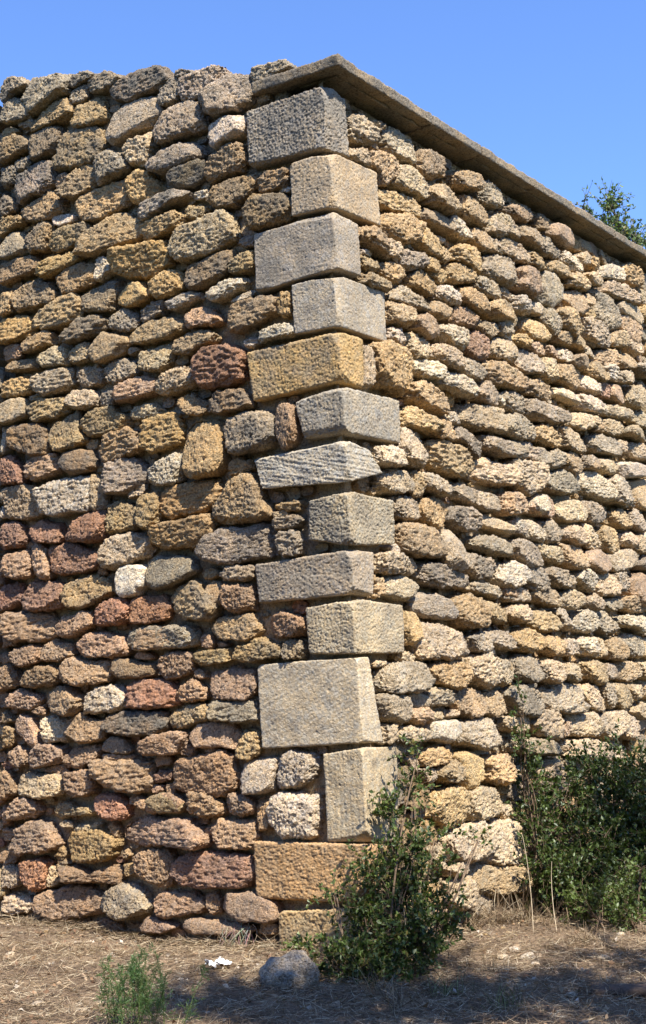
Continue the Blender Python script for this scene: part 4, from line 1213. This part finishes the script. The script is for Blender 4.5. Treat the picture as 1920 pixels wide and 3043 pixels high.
# trees: one far behind the wall, one beside the path whose crown shades the ground
def tree(name, label, base, height, blobs, per, size, seed, r0_=.14, cols=LEAFC):
    rng = np.random.default_rng(seed); base = np.array(base, float); root = empty(name, base, label, 'tree'); st, lf = Heap(), Heap()
    top = base+np.array([rng.normal(0, .2), rng.normal(0, .2), height*.8]); P = bez(base-np.array([0, 0, .1]), top, rng, .03, 14)
    V, Fc = tube(P, np.linspace(r0_, r0_*.25, 14), 9); V = V + vnormals(V, Fc)*(.012*noise(V, 9, seed))[:, None]; st.add(V, Fc, (.15, .12, .09, 1))
    for c, r, nt_ in blobs:
        c = np.array(c, float); r = np.array(r, float)*np.ones(3)
        a = P[int(np.clip((c[2]-r[2]-base[2])/height*.9*13, 4, 13))]; limb = bez(a, c, rng, .12, 9)
        V, Fc = tube(limb, np.linspace(r0_*.32, r0_*.08, 9), 6); st.add(V, Fc, (.15, .12, .09, 1))
        cl = rng.normal(size=(max(3, nt_//8), 3)); cl = c+cl/np.linalg.norm(cl, axis=1)[:, None]*r*rng.uniform(.3, 1, (len(cl), 1))
        for q_ in cl: 
            V, Fc = tube(bez(limb[rng.integers(4, 9)], q_, rng, .1, 6), np.linspace(r0_*.09, r0_*.03, 6), 4); st.add(V, Fc, (.15, .12, .09, 1))
        for _ in range(nt_):
            a = cl[rng.integers(len(cl))]+rng.normal(0, .14, 3)*r; d = (a-c)/r*.6+rng.normal(0, .6, 3)+np.array([0, 0, .35]); d /= np.linalg.norm(d)
            ln = size*rng.uniform(4, 8); k = int(per*rng.uniform(.6, 1.4)); t = rng.uniform(0, 1, (k, 1))
            V, Fc = tube(np.stack([a, a+d*ln*.5, a+d*ln]), np.array([.006, .004, .002]), 3); st.add(V, Fc, (.15, .12, .09, 1))
            V, Fc = leaves(a+d*ln*t, d*.5+rng.normal(0, .7, (k, 3)), size, rng, .6)
            col = cols[rng.integers(len(cols), size=k)]*rng.uniform(.8, 1.2, (k, 1)); lf.add(V, Fc, np.hstack([np.repeat(col, 5, 0), np.ones((k*5, 1))]))
    st.build('trunk', M_STEM, root, origin=tuple(base)); lf.build('crown', M_LEAF, root, False, origin=tuple(base))
D2 = 19.0
def TB(px, py, rpx, n, sq=1.0): r = rpx*D2/F; return (at_depth(px, py, D2), (r, r, r*sq), n)
tb = at_depth(1850, 800, D2); tb[2] = -.3
tree('oak_tree', 'green oak whose top shows above the coping at the right', tb, 7.2,
     [TB(1805, 630, 24, 26, 1.0), TB(1802, 592, 8, 6, 1.3), TB(1785, 660, 26, 22), TB(1735, 612, 7, 6, 1.1), TB(1755, 632, 6, 4), TB(1875, 690, 32, 26, .5), TB(1840, 705, 30, 24, .5), TB(1915, 715, 22, 16, .7), TB(1890, 760, 60, 40), TB(1760, 760, 110, 120), TB(1950, 860, 150, 160), TB(1800, 950, 150, 120)],
     11, .055, 31, .13, LEAFC*1.5+np.array([.015, .02, .02]))
tree('shade_tree', 'leafy tree beside the path in front of the wall', (3.9, 2.9, gz(3.9, 2.9)), 6.0,
     [((4.5, 6.9, 6.1), (.8, .5, .5), 156), ((5.2, 6.5, 5.8), (.7, .5, .5), 117), ((2.30, 3.95, 5.25), (.9, .5, .35), 262), ((1.60, 3.65, 5.45), (.6, .45, .35), 175), ((3.10, 4.05, 5.45), (.8, .5, .4), 210), ((2.40, 3.45, 5.65), (.9, .4, .4), 192), ((3.80, 3.75, 5.15), (.6, .5, .4), 140), ((2.70, 4.90, 5.35), (.45, .2, .25), 42), ((4.00, 4.75, 5.55), (.4, .3, .25), 42)],
     16, .07, 32, .12)
# unseen wood added behind the viewer to block low sky light and deepen shadows
rw = np.random.default_rng(91); n = 26000; az_ = rw.uniform(math.radians(-80), math.radians(80), n); dd = rw.normal(17, 1.8, n)
hh = 11.0*rw.uniform(0, 1, n)**.8*(.75+.25*np.sin(az_*9)+.12*np.sin(az_*23))
C_ = np.stack([np.sin(az_)*dd, 2-np.cos(az_)*dd, hh], 1); V, Fc = leaves(C_, rw.normal(size=(n, 3)), .55, rw, .8)
col = LEAFC[rw.integers(len(LEAFC), size=n)]; o = mesh_obj('sky_blocker_woods', V, Fc, M_LEAF, None, np.repeat(col, 5, 0), False); tag(o, 'unseen woodland added behind the viewer to block low sky light', None, None, 'stuff')
# ------------------------------------------------------------------ dry grass, litter
def blob(c, r, sd, n=60):
    th = np.linspace(0, math.pi, n)[:, None]; ph = np.linspace(0, 2*math.pi, n*2)[None, :]
    V = np.stack([np.sin(th)*np.cos(ph), np.sin(th)*np.sin(ph), np.cos(th)+0*ph], -1).reshape(-1, 3)
    Fc = grid_faces(n, n*2); k = 1+.22*noise(V, 1.1, sd)+.10*noise(V, 2.7, sd+1)+.03*noise(V, 8, sd+2)
    return V*k[:, None]*np.array(r)+np.array(c), Fc

def straw(n, xy, zup, lmin, lmax, wid, rng, stand=0.0, dark=1.0):
    x, y = xy; z = ground_h(np.stack([x, y, x*0], 1)); yaw = rng.uniform(0, 2*math.pi, n)
    el = rng.normal(0.05, .16, n) if stand == 0 else rng.uniform(.5, 1.4, n)
    d = np.stack([np.cos(yaw)*np.cos(el), np.sin(yaw)*np.cos(el), np.sin(el)], 1); s = np.cross(d, [0, 0, 1.0]); s /= np.linalg.norm(s, axis=1)[:, None]+1e-9
    s = s*np.cos(rng.uniform(-1, 1, n))[:, None] + np.cross(s, d)*np.sin(rng.uniform(-1, 1, n))[:, None]
    L = rng.uniform(lmin, lmax, n)*rng.uniform(.5, 1, n); w = wid*rng.uniform(.6, 1.4, n)
    P0 = np.stack([x, y, z+zup*rng.uniform(0, 1, n)], 1); bend = rng.normal(0, .18, (n, 1))*np.cross(d, s) + rng.normal(0, .12, (n, 1))*s
    V = []
    for t in (0, .33, .66, 1):
        c = P0 + d*(L*t)[:, None] + bend*(L*t*t)[:, None] - (np.array([0, 0, .25])*(L*t*t*(stand > 0))[:, None])
        k = (w*(1-.75*t*t))[:, None]; V += [c-s*k/2, c+s*k/2]
    V = np.stack(V, 1); i = np.arange(n)*8
    F_ = np.stack([np.stack([i+2*k, i+2*k+1, i+2*k+3, i+2*k+2], 1) for k in range(3)], 1).reshape(-1, 4)
    c = np.array([(.27, .185, .11), (.36, .27, .165), (.20, .135, .08), (.14, .095, .06), (.48, .39, .26)])[rng.integers(5, size=n)]*rng.uniform(.75, 1.15, (n, 1))*dark
    return V.reshape(-1, 3), F_, np.hstack([np.repeat(c, 8, 0), np.ones((n*8, 1))])
def front(x, y):   # in front of both wall faces
    P = np.stack([x, y, x*0], 1)-CB; return ((P @ NL) > -0.02) | ((P @ NR) > -0.02)
rng = np.random.default_rng(77); hp = Heap()
def scatter(n, ylo, yhi):
    y = rng.uniform(ylo, yhi, n*2); x = rng.uniform(-.30, .34, n*2)*y; k = front(x, y); return x[k][:n], y[k][:n]
for n, ylo, yhi in ((48000, 6.2, 9.2), (18000, 8.8, 12.2)):
    x, y = scatter(n, ylo, yhi); V, Fc, T_ = straw(len(x), (x, y), .03, .03, .14, .0027, rng); hp.add(V, Fc, T_)
s = rng.uniform(0, 3.6, 5000); o_ = np.abs(rng.normal(.02, .07, 5000)); P = CB+np.outer(s, LD)+np.outer(o_, NL)
V, Fc, T_ = straw(5000, (P[:, 0], P[:, 1]), .05, .05, .16, .003, rng); hp.add(V, Fc, T_)
x, y = scatter(3500, 6.3, 10.5); V, Fc, T_ = straw(len(x), (x, y), .0, .03, .11, .0028, rng, 1.0); hp.add(V, Fc, T_)
o = hp.build('dry_grass', M_STRAW, None, False); tag(o, 'dead straw and dry grass matted over the ground', None, None, 'stuff')
hp = Heap(); x, y = scatter(1600, 6.2, 9.8); n = len(x); z = ground_h(np.stack([x, y, x*0], 1))+.012
d = rng.normal(size=(n, 3))*np.array([1, 1, .35]); V, Fc = leaves(np.stack([x, y, z], 1), d, .034, rng, .6, .6)
c = np.array([(.30, .18, .10), (.42, .30, .19), (.22, .13, .08), (.5, .42, .33)])[rng.integers(4, size=n)]; hp.add(V, Fc, np.hstack([np.repeat(c, 5, 0), np.ones((n*5, 1))]))
o = hp.build('fallen_leaves', M_STRAW, None, False); tag(o, 'brown fallen leaves scattered in the dry grass', None, None, 'stuff')
hp = Heap()
for k in range(260):
    s_ = rng.uniform(0, 3.4) if k % 3 else rng.uniform(0, 2.2); T_ = LD if k % 3 else RD; N_ = NL if k % 3 else NR
    p_ = CB+T_*s_+N_*(.06+abs(rng.normal(0, .22))); r_ = rng.uniform(.008, .024); p_[2] = gz(p_[0], p_[1])+r_*.2
    V, Fc = blob(p_, (r_, r_*rng.uniform(.6, 1), r_*rng.uniform(.4, .7)), k*3, 9); t_ = tint_of(rng.choice(list('otgp')), rng); hp.add(V, Fc, t_)
o = hp.build('gravel', M_RUB, None, False); tag(o, 'crumbled stone chips along the foot of the wall', None, None, 'stuff')
# standing tufts
TUFT = [(1300, 2800, .22, 70, 'dry grass tuft between the corner shrub and the right wing'), (1400, 2760, .26, 130, 'straw-coloured tuft at the foot of the right wing beside the shrub'),
        (1480, 2745, .30, 150, 'tall dry tuft where the right wing meets the ground'), (1560, 2740, .30, 130, 'dry tuft at the left edge of the dark shrub'),
        (1640, 2750, .22, 70, 'dry tuft in front of the dark shrub'), (1330, 2960, .2, 60, 'pale green tuft in the shade at the bottom'), (1500, 3000, .22, 60, 'shaded grass tuft near the bottom edge, right of centre'),
        (1180, 3000, .24, 60, 'shaded dry tuft below the corner shrub'), (1460, 2880, .14, 45, 'short tuft in the sunny strip right of the corner shrub'), (240, 2840, .12, 40, 'small straw tuft below the left wing'),
        (1120, 2960, .22, 60, 'bent dry stalks just below the corner shrub'), (90, 2752, .1, 90, 'straw fringe against the left wing at the photo edge'), (1745, 2800, .18, 90, 'dry tuft below the low bright shrub')]
for i, (px, py, h, n, lab) in enumerate(TUFT):
    rg = np.random.default_rng(400+i); g = ground_at(px, py); x = g[0]+rg.normal(0, .05, n); y = g[1]+rg.normal(0, .04, n)
    V, Fc, T_ = straw(n, (x, y), .0, h*.7, h*1.5, .0032, rg, 1.0, .9)
    if i in (5, 6): T_[:, :3] = T_[:, :3]*np.array([.7, .95, .6])
    o = mesh_obj('grass_tuft', V, Fc, M_STRAW, None, T_, False, origin=tuple(g)); tag(o, lab, 'grass tuft', 'tufts of dry grass')
STK = [((1585, 2770), (1552, 2480), 'tall bare stalk rising beside the dark shrub'), ((1655, 2770), (1640, 2560), 'thin pale stalk in front of the dark shrub'),
       ((1150, 2860), (1172, 2590), 'pale bare twig standing inside the corner shrub'), ((1215, 2900), (1200, 2700), 'second bare twig inside the corner shrub')]
for i, (a, b, lab) in enumerate(STK):
    rg = np.random.default_rng(500+i); g = ground_at(*a); t = at_depth(b[0], b[1], g[1]-.05 if i > 1 else g[1]+.1)
    V, Fc = tube(bez(g, t, rg, .05, 14), np.linspace(.003, .0014, 14), 5)
    o = mesh_obj('dry_stalk', V, Fc, M_STRAW, None, (.62, .5, .34, 1), origin=tuple(g)); tag(o, lab, 'stalk', 'dry stalks')
# boulder, white litter, roots, plank
g = ground_at(868, 2925); V, Fc = blob(g+np.array([0, 0, .05]), (.155, .13, .13), 90); V = disp_generic(V, Fc, .004, 60, .01)
o = mesh_obj('boulder', V, Fc, M_RUB, None, (.58, .54, .49, .1), origin=tuple(g)); tag(o, 'pale rounded boulder half buried beside the corner shrub', 'boulder')
PEB = [(30, 2840, .03), (110, 2990, .035), (300, 2985, .03), (540, 2980, .025), (1495, 2850, .04), (1570, 2850, .05), (1530, 2830, .045), (1795, 2850, .035), (1845, 2780, .03), (1450, 2835, .03), (760, 2930, .03), (1590, 2870, .03), (250, 3010, .03), (1000, 2990, .03), (1700, 2960, .03)]
PLB = ['pale pebble at the left edge', 'whitish pebble near the bottom left corner', 'small pebble left of the feathery seedling', 'tiny pebble right of the feathery seedling', 'pale stone in the sunny patch, its left side', 'largest pale stone in the sunny patch', 'pale stone at the back of the sunny patch',
       'grey pebble in front of the low bright shrub', 'white pebble under the low bright shrub', 'small stone nearest the corner shrub in the sunny patch', 'small stone left of the boulder', 'small stone at the front of the sunny patch', 'small stone at the bottom below the feathery seedling', 'dark shaded stone below the corner shrub', 'stone in the dappled shade at the lower right']
for i, (px, py, r) in enumerate(PEB):
    g = ground_at(px, py); V, Fc = blob(g+np.array([0, 0, r*.25]), (r, r*.8, r*.5), 120+i*5, 18)
    o = mesh_obj('pebble', V, Fc, M_RUB, None, (.60, .54, .46, .1), origin=tuple(g)); tag(o, PLB[i], 'pebble', 'loose pebbles on the ground')
g = ground_at(650, 2880); rg = np.random.default_rng(9)
A, B_ = np.meshgrid(np.linspace(-1, 1, 34), np.linspace(-1, 1, 26), indexing='ij'); P = np.stack([A.ravel()*.075, B_.ravel()*.045, A.ravel()*0], 1)
P[:, 2] = .018+.05*np.abs(noise(P, 14, 5))+.03*np.abs(noise(P, 33, 6)); P[:, 0] += .02*noise(P, 22, 8); P[:, 1] += .02*noise(P, 22, 9)
m_, nt_, bs_ = newmat('paper'); bs_.inputs['Base Color'].default_value = (.8, .78, .75, 1); bs_.inputs['Roughness'].default_value = .8
o = mesh_obj('crumpled_paper', P+g, grid_faces(34, 26), m_, None, origin=tuple(g)); tag(o, 'crumpled white paper lying in the straw left of the boulder', 'litter')
sm = o.modifiers.new('thick', 'SOLIDIFY'); sm.thickness = .0015
rg = np.random.default_rng(15); hp = Heap()
for k in range(46):
    a = at_depth(rg.uniform(640, 775), rg.uniform(2735, 2765), 9.06); s_, z_ = (a-CB) @ LD, a[2]
    st_ = CB+LD*s_+NL*.05+ZV*z_; en = st_+LD*rg.normal(0, .07)+NL*rg.uniform(.0, .10)-ZV*rg.uniform(.08, .17)
    V, Fc = tube(bez(st_, en, rg, .22, 8), np.linspace(.0028, .001, 8)*rg.uniform(.6, 1.4), 4); hp.add(V, Fc, (.42*rg.uniform(.5, 1.1), .31*rg.uniform(.6, 1.1), .2, 1))
o = hp.build('dry_roots', M_STRAW, None, origin=tuple(st_)); tag(o, 'tangle of dry roots hanging over the dark hole at the wall foot', 'roots')
g = ground_at(1890, 2960); dx = np.array([.97, -.22, 0]); dy = np.array([.22, .97, 0])
A, B_ = np.meshgrid(np.linspace(-1, 1, 60), np.linspace(0, 2*math.pi, 25), indexing='ij'); ex = lambda t: np.sign(t)*np.abs(t)**.45
V = g+np.outer(A.ravel()*.24, dx)+np.outer(ex(np.cos(B_.ravel()))*.075, dy)+np.outer(ex(np.sin(B_.ravel()))*.022+.03, ZV)
Fc = grid_faces(60, 25); k0, k1 = np.arange(24), 59*25+np.arange(24); n0 = len(V); V = np.vstack([V, V[:25].mean(0), V[-25:].mean(0)])
cap = np.vstack([np.stack([k0, k0+1, np.full(24, n0), np.full(24, n0)], 1)[::2]*1, np.zeros((0, 4), int)]).astype(int)
cap = np.array([(2*i, 2*i+1, 2*i+2, n0) for i in range(12)]+[(59*25+2*i, 59*25+2*i+1, 59*25+2*i+2, n0+1) for i in range(12)])
V[:n0] += (.006*noise(V[:n0]*np.array([1, 1, 1]), 14, 66))[:, None]
o = mesh_obj('weathered_plank', V, np.vstack([Fc, cap]), M_STEM, None, (.10, .07, .05, 1), False, origin=tuple(g)); tag(o, 'dark weathered plank lying in the shade at the lower right', 'plank')
